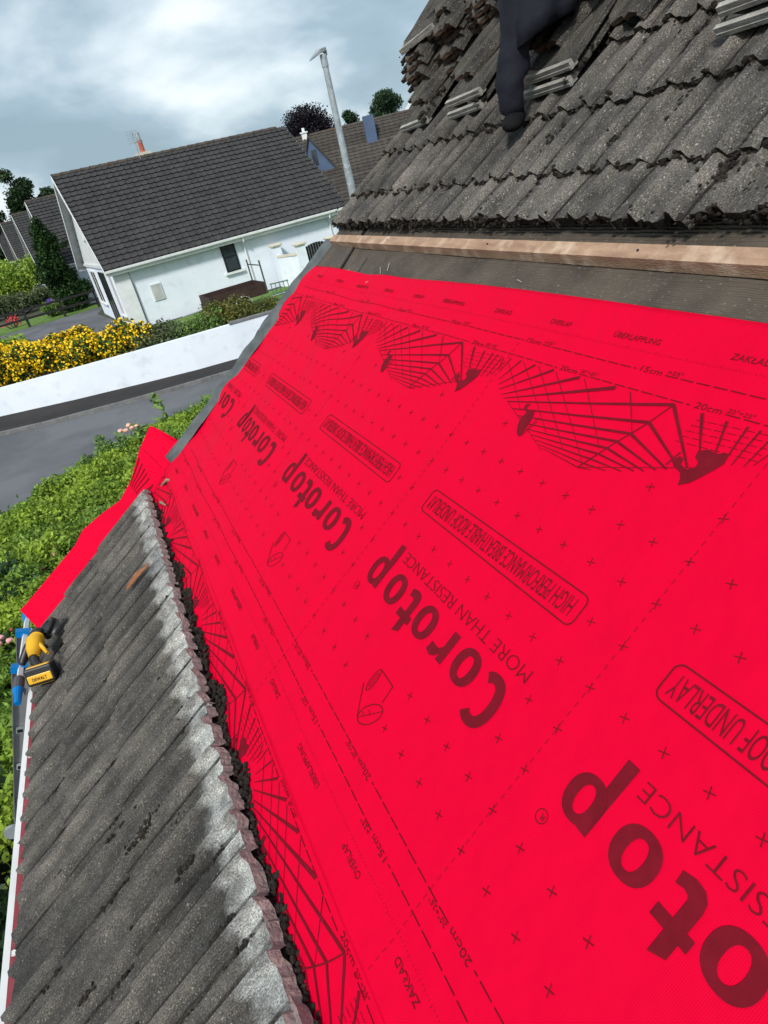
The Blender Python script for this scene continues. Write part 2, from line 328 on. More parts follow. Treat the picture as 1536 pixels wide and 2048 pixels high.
# ---------------------------------------------------------------- white boundary wall
bw = MB(); inn = offs(WL, -.22); hts = [.88]*3+[.90, .98, 1.05, 1.10, 1.12, 1.12, 1.10, 1.10]
V = []; 
for i in range(n):
    h = hts[i]; V += [(*WL[i], 0), (*WL[i], h), (*inn[i], h), (*inn[i], 0)]
Fs = []
for i in range(n-1):
    for k in range(4): Fs.append((4*i+k, 4*i+(k+1) % 4, 4*i+4+(k+1) % 4, 4*i+4+k))
bw.add(V, Fs); 
wall = empty('boundary_wall', (0, 22, 0), label='long low white rendered wall curving along the far side of the road', cat='wall')
def under(o, root):  # keep world placement when parenting to an unrotated empty
    o.parent = root; o.matrix_local = root.matrix_basis.inverted() @ o.matrix_basis; return o
under(bw.build('wall_face', M_white), wall)
cp = MB(); io = offs(WL, .03); ii = offs(WL, -.25); V = []
for i in range(7, n):
    h = hts[i]+.003; V += [(*io[i], h), (*io[i], h+.05), (*ii[i], h+.05), (*ii[i], h)]
cp.add(V, [(4*i+k, 4*i+(k+1) % 4, 4*i+4+(k+1) % 4, 4*i+4+k) for i in range(n-8) for k in range(4)])
under(cp.build('coping', M_kerb), wall)

# ---------------------------------------------------------------- foliage
def leaves_mesh(name, P, size, m, parent=None, nbias=.6, mw=None, aspect=1.7):
    n = len(P); P = np.asarray(P, float)
    nr = rng.normal(size=(n, 3)); nr[:, 2] += nbias*1.5; nr /= np.linalg.norm(nr, axis=1)[:, None]
    t = rng.normal(size=(n, 3)); t -= (t*nr).sum(1)[:, None]*nr; t /= np.linalg.norm(t, axis=1)[:, None]; b = np.cross(nr, t)
    s = (size*(.6+.8*rng.random(n)))[:, None]
    V = np.empty((n, 4, 3)); V[:, 0] = P-t*s*aspect*.5; V[:, 1] = P+b*s*.5-nr*s*.1; V[:, 2] = P+t*s*aspect*.5; V[:, 3] = P-b*s*.5-nr*s*.1
    me = bpy.data.meshes.new(name); me.vertices.add(4*n); me.vertices.foreach_set('co', V.reshape(-1))
    me.loops.add(4*n); me.loops.foreach_set('vertex_index', np.arange(4*n, dtype=np.int32))
    me.polygons.add(n); me.polygons.foreach_set('loop_start', np.arange(0, 4*n, 4, dtype=np.int32)); me.polygons.foreach_set('loop_total', np.full(n, 4, dtype=np.int32))
    me.update(); me.validate(); me.materials.append(m)
    o = bpy.data.objects.new(name, me); link(o, parent); return o
def fbm(x, y, z=0): return noise.fractal(Vector((x, y, z)), 1.0, 2.0, 4)
def crown_pts(n, blobs, jitter=.12, shell=.35):
    """points in the outer shell of a union of ellipsoids (cx,cy,cz,rx,ry,rz)"""
    bl = np.array(blobs); vol = (bl[:, 3]*bl[:, 4]*bl[:, 5])**.67; pr_ = vol/vol.sum(); k = rng.choice(len(bl), n, p=pr_)
    d = rng.normal(size=(n, 3)); d /= np.linalg.norm(d, axis=1)[:, None]
    r = 1-shell*rng.random(n)**1.5 + jitter*rng.normal(size=n)
    return bl[k, :3]+d*r[:, None]*bl[k, 3:]
def shrub(name, loc, blobs, n, size, m, label, cat='shrub', group=None, stem=True, **k):
    root = empty(name, loc, label=label, cat=cat, group=group)
    leaves_mesh('foliage', crown_pts(n, blobs, **k), size, m, root)
    if stem:
        s = MB()
        for b in blobs[:8]: s.tube([(b[0]*.3, b[1]*.3, 0), (b[0]*.7, b[1]*.7, b[2]*.5), (b[0], b[1], b[2])], [.05, .035, .012], 6)
        s.build('stem', M_bark, root)
    return root
def tree(name, loc, h, rx, n, size, m, label, nb=22, low=.3, group=None, rz=1.0):
    root = empty(name, loc, label=label, cat='tree', group=group); bl = []
    for i in range(nb):
        a = random.random()*6.28; q = random.random()**.6; z = low+(1-low)*random.random()
        prof = math.sqrt(max(0.05, 1-((z-.62)/.42)**2)) if z > .62 else .75+.25*(z-low)/(.62-low+.01)
        rr = rx*.33*(.7+.6*random.random())
        bl.append((math.cos(a)*q*(rx-rr)*prof, math.sin(a)*q*(rx-rr)*prof, min(h*z, h-rr*.8), rr, rr, rr*.8*rz))
    bl.append((0, 0, h*.6, rx*.6, rx*.6, h*.28)); bl.append((0, 0, h*.42, rx*.55, rx*.55, h*.2))
    leaves_mesh('crown', crown_pts(n, bl, shell=.6), size, m, root)
    t = MB(); t.tube([(0, 0, 0), (.05*rx, 0, h*.3), (0, .05*rx, h*.6), (0, 0, h*.9)], [h*.035, h*.028, h*.016, h*.005], 8)
    for i in range(9):
        b = bl[i]; t.tube([(0, 0, h*.3), (b[0]*.5, b[1]*.5, b[2]*.75), b[:3]], [h*.014, h*.009, h*.003], 6)
    t.build('trunk', M_bark, root); return root
L_lime = leafmat('lime_leaf', (.33, .45, .055), (.15, .26, .045), scale=1.1)
L_mid = leafmat('mid_green_leaf', (.21, .32, .08), (.11, .20, .055))
L_dark = leafmat('dark_green_leaf', (.040, .085, .028), (.02, .045, .018))
L_con = leafmat('conifer_leaf', (.040, .095, .022), (.018, .045, .014))
L_grey = leafmat('grey_green_leaf', (.17, .20, .10), (.075, .11, .05))
L_olive = leafmat('olive_gold_leaf', (.20, .19, .045), (.08, .10, .03))
L_purple = leafmat('purple_leaf', (.028, .022, .032), (.014, .012, .018))
L_rose = leafmat('rose_leaf', (.055, .12, .045), (.028, .065, .03))
L_far = leafmat('far_tree_leaf', (.055, .10, .045), (.03, .06, .03), scale=.3)
M_pinkf = mat('pink_petal', (.80, .42, .42), (.72, .30, .33), rough=.6, scale=40)
M_peach = mat('peach_petal', (.80, .50, .38), (.70, .38, .28), rough=.6, scale=40)
M_redf = mat('red_petal', (.65, .06, .07), rough=.6, scale=40)
M_yelf = mat('yellow_petal', (.90, .64, .012), (.86, .54, .01), rough=.6, scale=30)
M_purf = mat('purple_petal', (.22, .12, .45), rough=.6, scale=30)

# yellow-flowering shrub and its neighbours on top of the white wall
def hedge_blobs(x0, x1, top0, top1, y, ry, n, zb=.7, jit=.18):
    r = []
    for i in range(n):
        t = (i+.5)/n; x = x0+(x1-x0)*t; top = top0+(top1-top0)*t
        for k in range(4):
            yy = random.uniform(-ry*.7, ry*.7); zt = top*(.55+.45*random.random()) if k else top-.28
            rr = .30+.14*random.random(); r.append((x+random.uniform(-.2, .2), y+yy, max(zb*.6, zt-rr*.5+random.uniform(-jit, 0)), rr*1.2, rr, rr))
    return r
Yb = []
for bx, by, bz, *r in hedge_blobs(-7.5, .85, 1.9, 1.95, 0, .9, 22): Yb.append((bx, by + max(0, (-.6-bx)*.50), bz, *r))
root = empty('flowering_shrub', (0, 22.95, 0), label='long shrub covered in small yellow flowers spilling over the white wall', cat='shrub')
leaves_mesh('foliage', crown_pts(26000, Yb, shell=.5), .07, leafmat('yellow_shrub_leaf', (.06, .13, .03), (.03, .07, .02)), root)
P = crown_pts(60000, [(a, b, c, d*1.06, e*1.06, f*1.06) for a, b, c, d, e, f in Yb], shell=.06, jitter=.03); P = P[(P[:, 1] < .6+np.maximum(0, -.5*P[:, 0])) ][:26000]
o = leaves_mesh('yellow_flowers', P, .074, M_yelf, root, nbias=.3, aspect=1.0); o['kind'] = 'stuff'
s = MB()
for b in Yb[::3]: s.tube([(b[0], b[1]+.2, 0), (b[0], b[1]+.1, b[2]*.6), b[:3]], [.03, .02, .01], 5)
s.tube([(-7.5, 3.8, .05), (-.6, .3, .05), (.85, .2, .05)], .03, 5)
s.build('stem', M_bark, root)
def row_shrub(x0, x1, t0, t1, n, nl, size, m, label, ry=.7, y=22.5):
    bl = hedge_blobs(x0, x1, t0, t1, 0, ry, n); cx = (x0+x1)/2
    bl = [(a-cx, b, c, d, e, f) for a, b, c, d, e, f in bl]
    return shrub('shrub', (cx, y, 0), bl, nl, size, m, label, shell=.5)
row_shrub(.7, 2.1, 1.62, 1.60, 5, 9000, .06, L_grey, 'grey-green cream-tipped shrub beside the yellow flowers on the white wall')
row_shrub(2.0, 3.1, 1.50, 1.45, 4, 7000, .055, L_mid, 'loose mid-green shrub above the white wall before the olive shrub', y=22.3)
row_shrub(2.9, 4.85, 1.68, 1.35, 7, 15000, .05, L_olive, 'rounded olive-green shrub in front of the brown trailer', ry=.8, y=22.6)
row_shrub(-4.6, -3.2, 1.95, 1.9, 4, 7000, .09, L_lime, 'bright green leafy shrub behind the yellow flowers at the left edge', y=26.6)

# own overgrown garden
def garden():
    root = empty('overgrown_hedge', (-1, 9, 0), label='wide mass of bright green overgrown foliage below the gable beside the road', cat='hedge')
    pts = []
    bound = [(-2.8, 8.8), (-2.6, 9.8), (-2.4, 11.0), (-1.8, 12.0), (-.94, 12.8), (0, 13.3), (1.3, 13.9), (3, 14.2), (8, 14.2)]
    bx = [b[0] for b in bound]; by = [b[1] for b in bound]
    N0 = 430000
    X = rng.uniform(-5.0, 6.5, N0); Y = rng.uniform(4.1, 14.2, N0)
    ymax = np.interp(X, bx, by); xmin = np.where(Y < 8.4, -5.0, -2.7)
    ok = (Y < ymax) & (X > np.interp(Y, [4, 8.3, 8.8, 9.8, 11, 12, 12.8, 13.3, 13.9], [-5, -4.6, -2.8, -2.6, -2.4, -1.8, -.94, 0, 1.3]))
    X, Y, ymax = X[ok], Y[ok], ymax[ok]
    Z = np.empty(len(X))
    for i in range(len(X)):
        e_ = min(1, (ymax[i]-Y[i])/.9)
        h = (1.14+.22*fbm(X[i]*1.1, Y[i]*1.1)+.10*fbm(X[i]*3.3, Y[i]*3.3, 4))*(.55+.45*math.sqrt(max(0, e_)))
        Z[i] = h
    Z = Z-np.abs(rng.exponential(.10, len(X)))+.02*rng.normal(size=len(X))
    P = np.stack([X+1, Y-9, Z], 1)
    leaves_mesh('foliage', P, .034, L_lime, root, nbias=.35, aspect=2.1)
    # edge skirt
    t = rng.random(22000); yy = np.interp(t, np.linspace(0, 1, len(bound)), by); xx = np.interp(t, np.linspace(0, 1, len(bound)), bx)
    z = rng.random(22000)*.95; P = np.stack([xx+1+rng.normal(size=22000)*.14, yy-9+rng.normal(size=22000)*.16, z], 1)
    leaves_mesh('side_foliage', P, .055, L_mid, root, nbias=.2, aspect=2.2)
    sh = MB()
    for px_, py_, h in [(.25, 12.4, 1.75), (1.05, 12.6, 1.35), (-.2, 12.2, 1.45), (2.0, 12.7, 1.5), (-1.2, 11.3, 1.35), (.7, 12.5, 1.3), (3, 12.7, 1.55)]:
        sh.tube([(px_+1, py_-9, .2), (px_+1.03, py_-9, h*.7), (px_+.97, py_-9.04, h)], [.008, .006, .002], 5)
    sh.build('stem', L_mid, root)
    P = []
    for px_, py_, h in [(.25, 12.4, 1.75), (1.05, 12.6, 1.35), (-.2, 12.2, 1.45), (2.0, 12.7, 1.5), (-1.2, 11.3, 1.35), (.7, 12.5, 1.3), (3, 12.7, 1.55)]:
        for k in range(40): P.append((px_+1+random.gauss(0, .05), py_-9+random.gauss(0, .05), h*(.6+.4*random.random())))
    leaves_mesh('shoot_leaves', P, .07, L_mid, root, aspect=2.5)
garden()
def rose(name_root, p, r, m):
    b = bmesh.new(); bmesh.ops.create_icosphere(b, subdivisions=2, radius=r)
    for v in b.verts:
        v.co *= 1+.35*noise.noise(v.co*40/1.5+Vector(p)*7); v.co.z *= .7; v.co += Vector(p)
    me = bpy.data.meshes.new('flower'); b.to_mesh(me); b.free(); me.materials.append(m)
    o = bpy.data.objects.new('flower', me); link(o, name_root); return o
def rose_bush(loc, r, h, flowers, label, n=9000, m=None):
    bl = [(random.uniform(-r, r)*.6, random.uniform(-r, r)*.6, h*random.uniform(.35, .85), r*.4, r*.4, h*.22) for _ in range(14)]
    root = empty('rose_bush', loc, label=label, cat='rose bush')
    leaves_mesh('foliage', crown_pts(n, bl, shell=.7), .045, m or L_rose, root, aspect=1.4)
    s = MB()
    for b in bl: s.tube([(b[0]*.2, b[1]*.2, 0), (b[0]*.6, b[1]*.6, b[2]*.6), b[:3]], [.014, .010, .004], 6)
    s.build('stem', M_bark, root)
    for (x, y, z, rr, mm) in flowers:
        q = (x-loc[0], y-loc[1], z-loc[2])
        for k in range(3 if rr > .05 else 1): rose(root, (q[0]+random.gauss(0, rr*.6), q[1]+random.gauss(0, rr*.6), q[2]+random.gauss(0, rr*.4)), rr*.6, mm)
    return root
rose_bush((-2.35, 8.2, 0), .75, 1.25, [(-2.45, 9.42, 1.12, .06, M_peach), (-1.98, 8.8, 1.08, .05, M_peach), (-1.66, 8.6, 1.1, .06, M_pinkf), (-1.85, 8.25, 1.1, .04, M_redf), (-2.2, 8.9, 1.15, .04, M_peach)], 'dark-leaved rose bush with small peach and pink blooms left of the hanging red sheet')
rose_bush((-2.3, 6.6, 0), .7, 1.15, [(-2.2, 6.85, 1.12, .075, M_pinkf), (-2.14, 6.75, 1.08, .06, M_pinkf), (-2.05, 6.95, 1.12, .028, M_redf)], 'rose bush with large pale pink blooms at the left edge beside the ladder')
rose_bush((-.75, 12.3, 0), .35, 1.3, [(-.45, 12.2, 1.36, .085, M_peach), (-.3, 12.15, 1.34, .07, M_peach)], 'rose bush with peach blooms beside the road behind the red flap', n=2500, m=L_mid)
rose_bush((1.15, 9.6, 0), .35, 1.45, [(.62, 9.1, 1.5, .055, M_pinkf), (.75, 9.3, 1.5, .05, M_pinkf), (.45, 10.1, 1.4, .03, M_peach)], 'rose bush with pink blooms just past the end of the grey verge strip', n=2500, m=L_mid)
bl = [(random.uniform(-.9, .9), random.uniform(-2.2, 2.2), random.uniform(.3, .9), .35, .35, .3) for _ in range(40)]
shrub('shrub', (-2.9, 3.4, 0), bl, 26000, .045, L_dark, 'dark green shrub at the foot of the wall behind the ladder', shell=.6)

# ================================================================ NEIGHBOUR HOUSES
g2 = Vector((.98, 33.25, 0)); sx = Vector((.9977, .068, 0)); qx = Vector((-.130, .9915, 0))
def HF(origin):
    M_ = Matrix((sx, qx, Vector((0, 0, 1)))).transposed().to_4x4(); M_.translation = origin; return M_
def tiled_slope(L, run, n, cols, rise, tail=.05, wave=.045):
    """roof slope in local coords: x 0..L, y 0..run, z 0..rise (y=0 eave); n stepped courses of rolled tiles"""
    V = []; Fs = []; k = 6; xs = []
    for c in range(cols):
        for j in range(k): xs.append((c+j/k)*L/cols)
    xs.append(L); nx = len(xs); sl = Vector((0, run, rise)).normalized(); nr = Vector((0, -rise, run)).normalized()
    for i in range(n):
        t0 = i/n; t1 = (i+1)/n; base = len(V); jit = [random.uniform(-.008, .008) for _ in range(cols+1)]
        for (t, lift) in ((t0, 0), (t0, tail), (t1, 0.0)):
            for q, x_ in enumerate(xs):
                ph = (q % k)/k; hgt = wave*(1 if ph in (0,) else .85 if abs(ph-1/k) < .01 else 0.15) if t != t0 or lift else -.02
                p = Vector((x_, run*t, rise*t))+nr*(lift+hgt*(.6 if t == t1 else 1)) + sl*(jit[min(q//k, cols)] if t == t0 else .01)
                V.append(p)
        for q in range(nx-1):
            Fs.append((base+q, base+q+1, base+nx+q+1, base+nx+q)); Fs.append((base+nx+q, base+nx+q+1, base+2*nx+q+1, base+2*nx+q))
    return V, Fs
def bungalow(origin, label, detail=True, L=11.3, W=10.3, eave=2.72, ridge=6.95, group='white bungalows in a row', roofmat=None, proto=None, chim=True):
    root = bpy.data.objects.new('bungalow', None); link(root); tag(root, label, 'house', group); root.matrix_basis = HF(origin)
    if proto:
        for ch in proto.children:
            c = ch.copy(); COL.objects.link(c); c.parent = root; c.matrix_local = ch.matrix_local
            for g in ch.children:
                d = g.copy(); COL.objects.link(d); d.parent = c
        return root
    rm = roofmat or M_bgtile; hW = W/2
    # walls: box + gable prisms
    wl = MB(); wl.box((.0, 0, 0), (L-.2, W, eave))
    o = wl.build('wall', M_white, root)
    gp = MB(); gp.prism([(0, .05, eave+.003), (0, W-.05, eave+.003), (0, hW, ridge-.12)], (-.02, 0, 0), (L-.25, 0, 0))
    gp.build('gable', M_whitetrim, root)
    bd = MB()
    for k in range(int(W/.35)):
        y = .2+k*.35; zt = eave+(ridge-.15-eave)*(1-abs(y-hW)/hW)-.1
        if zt > eave+.15: bd.box((-.04, y, eave+.13), (-.0195, y+.30, zt))
    bd.build('cladding_boards', M_whitetrim, root)
    b2 = MB(); b2.box((-.10, -.02, eave-.02), (-.003, W+.02, eave+.12)); b2.build('band', M_whitetrim, root)
    # roof
    ov = .42; run = hW+.4; rise = (ridge-eave+.18)
    z0 = eave+.02
    for side in (0, 1):
        V, Fs = tiled_slope(L+2*ov, run, 20, 38, ridge-z0)
        V = [Vector((p.x-ov, (p.y-.4) if side == 0 else W+.4-p.y, p.z+z0)) for p in V]
        mesh('roof_slope', V, Fs, rm, root)
        dk = MB()
        def pl(y, z): return (0, y if side == 0 else W-y, z)
        dk.prism([pl(-.38, z0-.03), pl(hW, ridge-.03), pl(hW, ridge-.16), pl(-.38, z0-.16)], (-ov+.02, 0, 0), (L+ov-.02, 0, 0)); dk.build('roof_deck', M_soffit, root)
        for xx in (-ov-.03, L+ov-.0):
            bb = MB(); bb.prism([pl(-.42, z0-.01), pl(hW, ridge+.02), pl(hW, ridge-.22), pl(-.42, z0-.24)], (xx, 0, 0), (xx+.03, 0, 0))
            bb.build('bargeboard', M_whitetrim, root)
        gt = MB(); yy = -.47 if side == 0 else W+.47
        prof = [(-.06, .03), (-.055, -.04), (-.03, -.075), (.03, -.075), (.055, -.04), (.06, .03), (.045, .03), (.04, -.035), (-.04, -.035), (-.045, .03)]
        gt.prism([(0, yy+a, z0-.06+b) for a, b in prof], (-ov, 0, 0), (L+ov, 0, 0)); gt.build('gutter', M_whitetrim, root)
        fb = MB(); y1 = -.40 if side == 0 else W+.37
        fb.box((-ov+.03, y1, z0-.26), (L+ov-.03, y1+.03, z0-.01)); fb.build('fascia', M_whitetrim, root)
        sf = MB(); sf.box((-ov+.04, -.36 if side == 0 else W+.002, z0-.26), (L+ov-.04, -.003 if side == 0 else W+.36, z0-.24)); sf.build('soffit', M_soffit, root)
    rg = MB(); 
    for k in range(int((L+2*ov)/.45)):
        x0 = -ov+k*.45; rg.tube([(x0, hW, ridge+.0), (x0+.44, hW, ridge-.012)], [.11, .10], 8)
    rg.build('ridge_tiles', M_ridge, root)
    if chim:
        c = MB(); c.box((4.3-.35, 6.0, ridge-1.2), (4.3+.35, 6.5, ridge+.28)); c.build('chimney', M_cream, root)
        c = MB(); c.tube([(4.33, 6.25, ridge+.28), (4.33, 6.25, ridge+.75)], [.13, .12], 10); c.tube([(4.33, 6.25, ridge+.75), (4.33, 6.25, ridge+.80)], .15, 10); c.build('chimney_pot', M_brick, root)
        c = MB(); c.tube([(4.33, 6.25, ridge+.8), (4.33, 6.25, ridge+1.15)], .12, 8); c.build('chimney_cowl', M_galv, root)
    # gable openings (x<0 face)
    def win_g(y0, y1, z0_, z1, name='window', fm=M_whitetrim, door=False, split=True):
        f = MB(); t = .06
        f.box((-.06, y0, z0_), (-.003, y0+t, z1)); f.box((-.06, y1-t, z0_), (-.003, y1, z1)); f.box((-.06, y0+t, z1-t), (-.003, y1-t, z1)); f.box((-.06, y0+t, z0_), (-.003, y1-t, z0_+t))
        o = f.build(name, fm, root); p = MB(); p.box((-.035, y0+t, z0_+t), (-.006, y1-t, z1-t)); p.build('pane', M_glass, o)
        if split:
            q = MB(); q.box((-.05, (y0+y1)/2-.03, z0_+t), (-.0355, (y0+y1)/2+.03, z1-t)); q.build('mullion', fm, o)
        if not door: q = MB(); q.box((-.14, y0-.08, z0_-.08), (-.002, y1+.08, z0_)); q.build('sill', M_whitetrim, o)
    win_g(6.9, 8.95, .80, 2.48); win_g(3.6, 5.5, .02, 2.48, 'door', M_black, True); win_g(1.25, 2.1, .60, 2.48); win_g(4.7, 5.75, 4.1, 5.5)
    cp_ = MB(); cp_.box((-.12, -.14, 0), (.55, -.003, eave-.21)); cp_.build('corner_pilaster', M_whitetrim, root)
    # side openings
    f = MB(); t = .07; x0, x1, a, b = 4.92, 5.62, 1.27, 2.56
    f.box((x0, -.05, a), (x0+t, -.003, b)); f.box((x1-t, -.05, a), (x1, -.003, b)); f.box((x0+t, -.05, b-t), (x1-t, -.003, b)); f.box((x0+t, -.05, a), (x1-t, -.003, a+t)); f.box((x0+t, -.05, 1.90), (x1-t, -.003, 1.97))
    o = f.build('window', M_black, root); p = MB(); p.box((x0+t, -.03, a+t), (x1-t, -.004, 1.90)); p.box((x0+t, -.03, 1.97), (x1-t, -.004, b-t)); p.build('pane', M_glass, o)
    q = MB(); q.box((x0-.13, -.14, a-.10), (x1+.13, -.002, a-.003)); q.build('sill', M_whitetrim, o)
    p = MB(); p.tube([(6.0, -.45, z0-.12), (6.0, -.42, 2.45), (6.06, -.07, 2.28), (6.06, -.07, 0)], .04, 8); p.build('downpipe', M_whitetrim, root)
    p = MB(); p.tube([(10.6, -.45, z0-.12), (10.6, -.42, 2.45), (10.66, -.07, 2.28), (10.66, -.07, 0)], .04, 8); p.build('downpipe', M_whitetrim, root)
    p = MB(); p.box((1.25, -.06, .98), (1.75, -.003, 1.71)); o_ = bevel(p.build('meter_box', M_whitetrim, root), .01); p = MB(); p.box((1.29, -.068, 1.02), (1.71, -.0605, 1.67)); p.build('meter_door', M_soffit, o_)
    p = MB(); p.tube([(.55, -.41, 2.6), (.56, -.05, 2.3), (.62, -.02, 1.5), (.60, -.02, 0)], .012, 5); p.build('cable', M_black, root)
    return root
h1 = bungalow(g2, 'nearest white bungalow with dark tiled roof, chimney and gate piers across the road', group=None)
lbl = ['second white bungalow in the row, its gable partly behind the tall conifer', 'third white bungalow in the row beyond the conifer', 'fourth white bungalow in the far row', 'fifth white bungalow, small in the far row', 'farthest white bungalow at the left edge']
for i in range(5):
    k = i+1; b = bungalow(g2+Vector((-2.25, 18.0, 0))*k + Vector((-.25*max(0, k-2), 0, 0)), lbl[i], proto=h1)
tag(h1, group='white bungalows in a row')
# tv antenna on nearest ridge
an = MB(); ax = (3.55, 5.0); an.tube([(0, 0, -.1), (0, 0, 1.15)], .018, 6)
for k in range(7): an.tube([(-.32, -.28+k*.02, .65+k*.07), (.25, -.28+k*.02, .65+k*.07)], .006, 4)
an.tube([(0, 0, 1.0), (0, -.5, 1.0)], .012, 5); an.box((-.35, -.27, .60), (.28, -.265, .63)); an.box((-.35, -.16, 1.12), (.28, -.155, 1.15))
o = an.build('aerial', M_galv); o.location = g2+sx*4.0+qx*5.15+Vector((0, 0, 6.95)); tag(o, 'grey television aerial on a thin pole at the ridge of the nearest bungalow', 'aerial')

# gate piers and wall beside the bungalow
gw = empty('gate_wall', tuple(g2+sx*7.3), rz=math.atan2(sx.y, sx.x), label='white garden wall with three capped piers beside the bungalow', cat='wall')
def pier(x, y, h, nm='pier'):
    p = MB(); p.box((x-.19, y-.19, 0), (x+.19, y+.19, h)); o = p.build(nm, M_white, gw)
    c = MB(); c.box((x-.27, y-.27, h+.003), (x+.27, y+.27, h+.12)); bevel(c.build('cap', M_cream, o), .04, 3)
pier(.15, -.22, 1.85); pier(.80, -1.75, 1.75); pier(2.15, -2.3, 1.7)
p = MB(); p.prism([(.17, -.42, 0), (.70, -1.55, 0), (.58, -1.60, 0), (.05, -.42, 0)], (0, 0, 0), (0, 0, 1.35)); p.build('wall_panel', M_white, gw)
p = MB(); p.prism([(.20, -.42, 1.353), (.74, -1.55, 1.353), (.54, -1.62, 1.353), (.02, -.42, 1.353)], (0, 0, 0), (0, 0, .09)); p.build('coping', M_cream, gw)
p = MB()
for k in range(8):
    t = k/8; x = 1.02+t*.92; y = -1.84-t*.38; p.box((x, y, .08), (x+.116, y+.03, 1.62+.10*math.sin(t*3.14)))
o = p.build('garden_gate', M_black); o.location = gw.location; o.rotation_euler = gw.rotation_euler; tag(o, 'tall dark boarded gate between the white piers', 'gate')

# trailer on the lawn
tr = empty('trailer', (5.3, 30.0, 0), rz=rad(4), label='brown open box trailer with tall end frame on the lawn by the bungalow', cat='trailer')
tb = MB(); x0, x1, y0, y1, a, b = -1.35, 1.15, -.8, 1.0, .5, .98
tb.box((x0, y0, a), (x1, y1, a+.05)); tb.box((x0, y0, a+.053), (x1, y0+.04, b)); tb.box((x0, y1-.04, a+.053), (x1, y1, b)); tb.box((x0, y0+.043, a+.053), (x0+.04, y1-.043, b)); tb.box((x1-.04, y0+.043, a+.053), (x1, y1-.043, b))
tb.build('body', M_rust, tr)
tf = MB(); tf.tube([(x1, y1, .5), (x1, y1, 1.85)], .035, 6); tf.tube([(x1, y0, .5), (x1, y0, 1.85)], .035, 6); tf.tube([(x1, y0, 1.65), (x1, y1, 1.65)], .025, 6); tf.build('end_frame', M_greypl, tr)
for yy in (y0-.12, y1+.12):
    o = MB(); o.tube([(0, yy-.07, .32), (0, yy+.07, .32)], .30, 18); o.build('wheel', M_blackpl, tr)
    o = MB(); pts = [(math.cos(t)*.36, yy, .33+math.sin(t)*.36) for t in np.linspace(.2, 2.94, 9)]
    V = [(p_[0], p_[1]+d, p_[2]) for p_ in pts for d in (-.1, .1)]; o.add(V, [(2*i, 2*i+1, 2*i+3, 2*i+2) for i in range(8)]); q = o.build('mudguard', M_whitetrim, tr)
    q.modifiers.new('s', 'SOLIDIFY').thickness = .012
tg = MB(); tg.tube([(x0, .1, .5), (x0-1.1, .1, .45)], .035, 6); tg.build('drawbar', M_galv, tr)
# garden chairs/green junk
gj = empty('garden_trolley', (7.65, 31.6, 0), label='small green garden frame lying on the grass by the white wall', cat='frame')
p = MB()
for k in range(5): p.tube([(-.45+k*.2, -.2, .05), (-.35+k*.2, .2, .5)], .02, 5)
p.tube([(-.5, -.2, .05), (.45, -.2, .08)], .025, 5); p.tube([(-.4, .2, .5), (.5, .2, .45)], .025, 5); p.build('slatted_frame', mat('green_paint', (.05, .12, .09), rough=.6), gj)
p = MB(); p.tube([(-.6, -.35, .04), (.6, -.35, .06)], .03, 6); p.build('base_bar', M_galv, gj)

# far fence on the drive
fe = empty('post_and_rail_fence', (-3, 47.5, 0), label='dark post and rail fence along the grass verge beyond the driveway', cat='fence')
fpt = [(-14, 45.9), (-9.8, 46.6), (-6.9, 47.1), (-4.45, 47.4), (-2.3, 47.65), (-.2, 47.95), (.1, 47.98)]
for (x_, y_) in fpt: p = MB(); p.box((x_+3-.07, y_-47.5-.06, 0), (x_+3+.07, y_-47.5+.06, 1.12)); p.build('post', M_fence, fe)
for z in (.45, .95):
    p = MB()
    for a, b in zip(fpt[:-1], fpt[1:]): p.prism([(a[0]+3, a[1]-47.57, z), (b[0]+3, b[1]-47.57, z), (b[0]+3, b[1]-47.57, z+.13), (a[0]+3, a[1]-47.57, z+.13)], (0, -.03, 0), (0, .0, 0))
    p.build('rail', M_fence, fe)
# conifer, hedges, flowers beyond
bl = []
for k in range(34):
    z = .3+5.0*(k/33); r = 1.55*math.sqrt(max(.05, 1-(z/5.6)**1.5)); a = random.random()*6.28; q = random.random()*r*.65
    bl.append((math.cos(a)*q, math.sin(a)*q, z, r*.55, r*.55, .55))
cf = empty('conifer', (-1.75, 50.2, 0), label='tall narrow dark green conifer beside the second bungalow', cat='tree')
leaves_mesh('crown', crown_pts(26000, bl, shell=.6), .11, L_con, cf, nbias=.8)
p = MB(); p.tube([(0, 0, 0), (0, 0, 2.5), (0, 0, 5.2)], [.14, .09, .02], 8); p.build('trunk', M_bark, cf)
cf2 = empty('conifer', (-.75, 52.5, 0), label='shorter dark conifer half hidden behind the bungalow corner', cat='tree')
leaves_mesh('crown', crown_pts(12000, [(x_*.9, y_*.9, z*.72, a*.9, b*.9, c*.8) for x_, y_, z, a, b, c in bl], shell=.6), .11, L_dark, cf2)
p = MB(); p.tube([(0, 0, 0), (0, 0, 1.8), (0, 0, 3.6)], [.12, .08, .02], 8); p.build('trunk', M_bark, cf2)
def hedge(loc, L, Wd, H, n, size, m, label, rz=0, name='garden_hedge'):
    bl = [(random.uniform(-L/2, L/2), random.uniform(-Wd/2, Wd/2), H*random.uniform(.35, .78), H*.32, Wd*.35, H*.3) for _ in range(int(L*5))]
    o = shrub(name, loc, bl, n, size, m, label, cat='hedge', shell=.6); o.rotation_euler = (0, 0, rz)
hedge((-6.3, 57.2, 0), 7.4, 1.4, 1.55, 16000, .10, L_grey, 'clipped brown-green hedge in front of the second bungalow row', rz=rad(8))
hedge((-6.2, 72, 0), 4.6, 2.4, 3.4, 12000, .16, L_lime, 'tall bright green hedge in front of the third bungalow', rz=rad(-10))
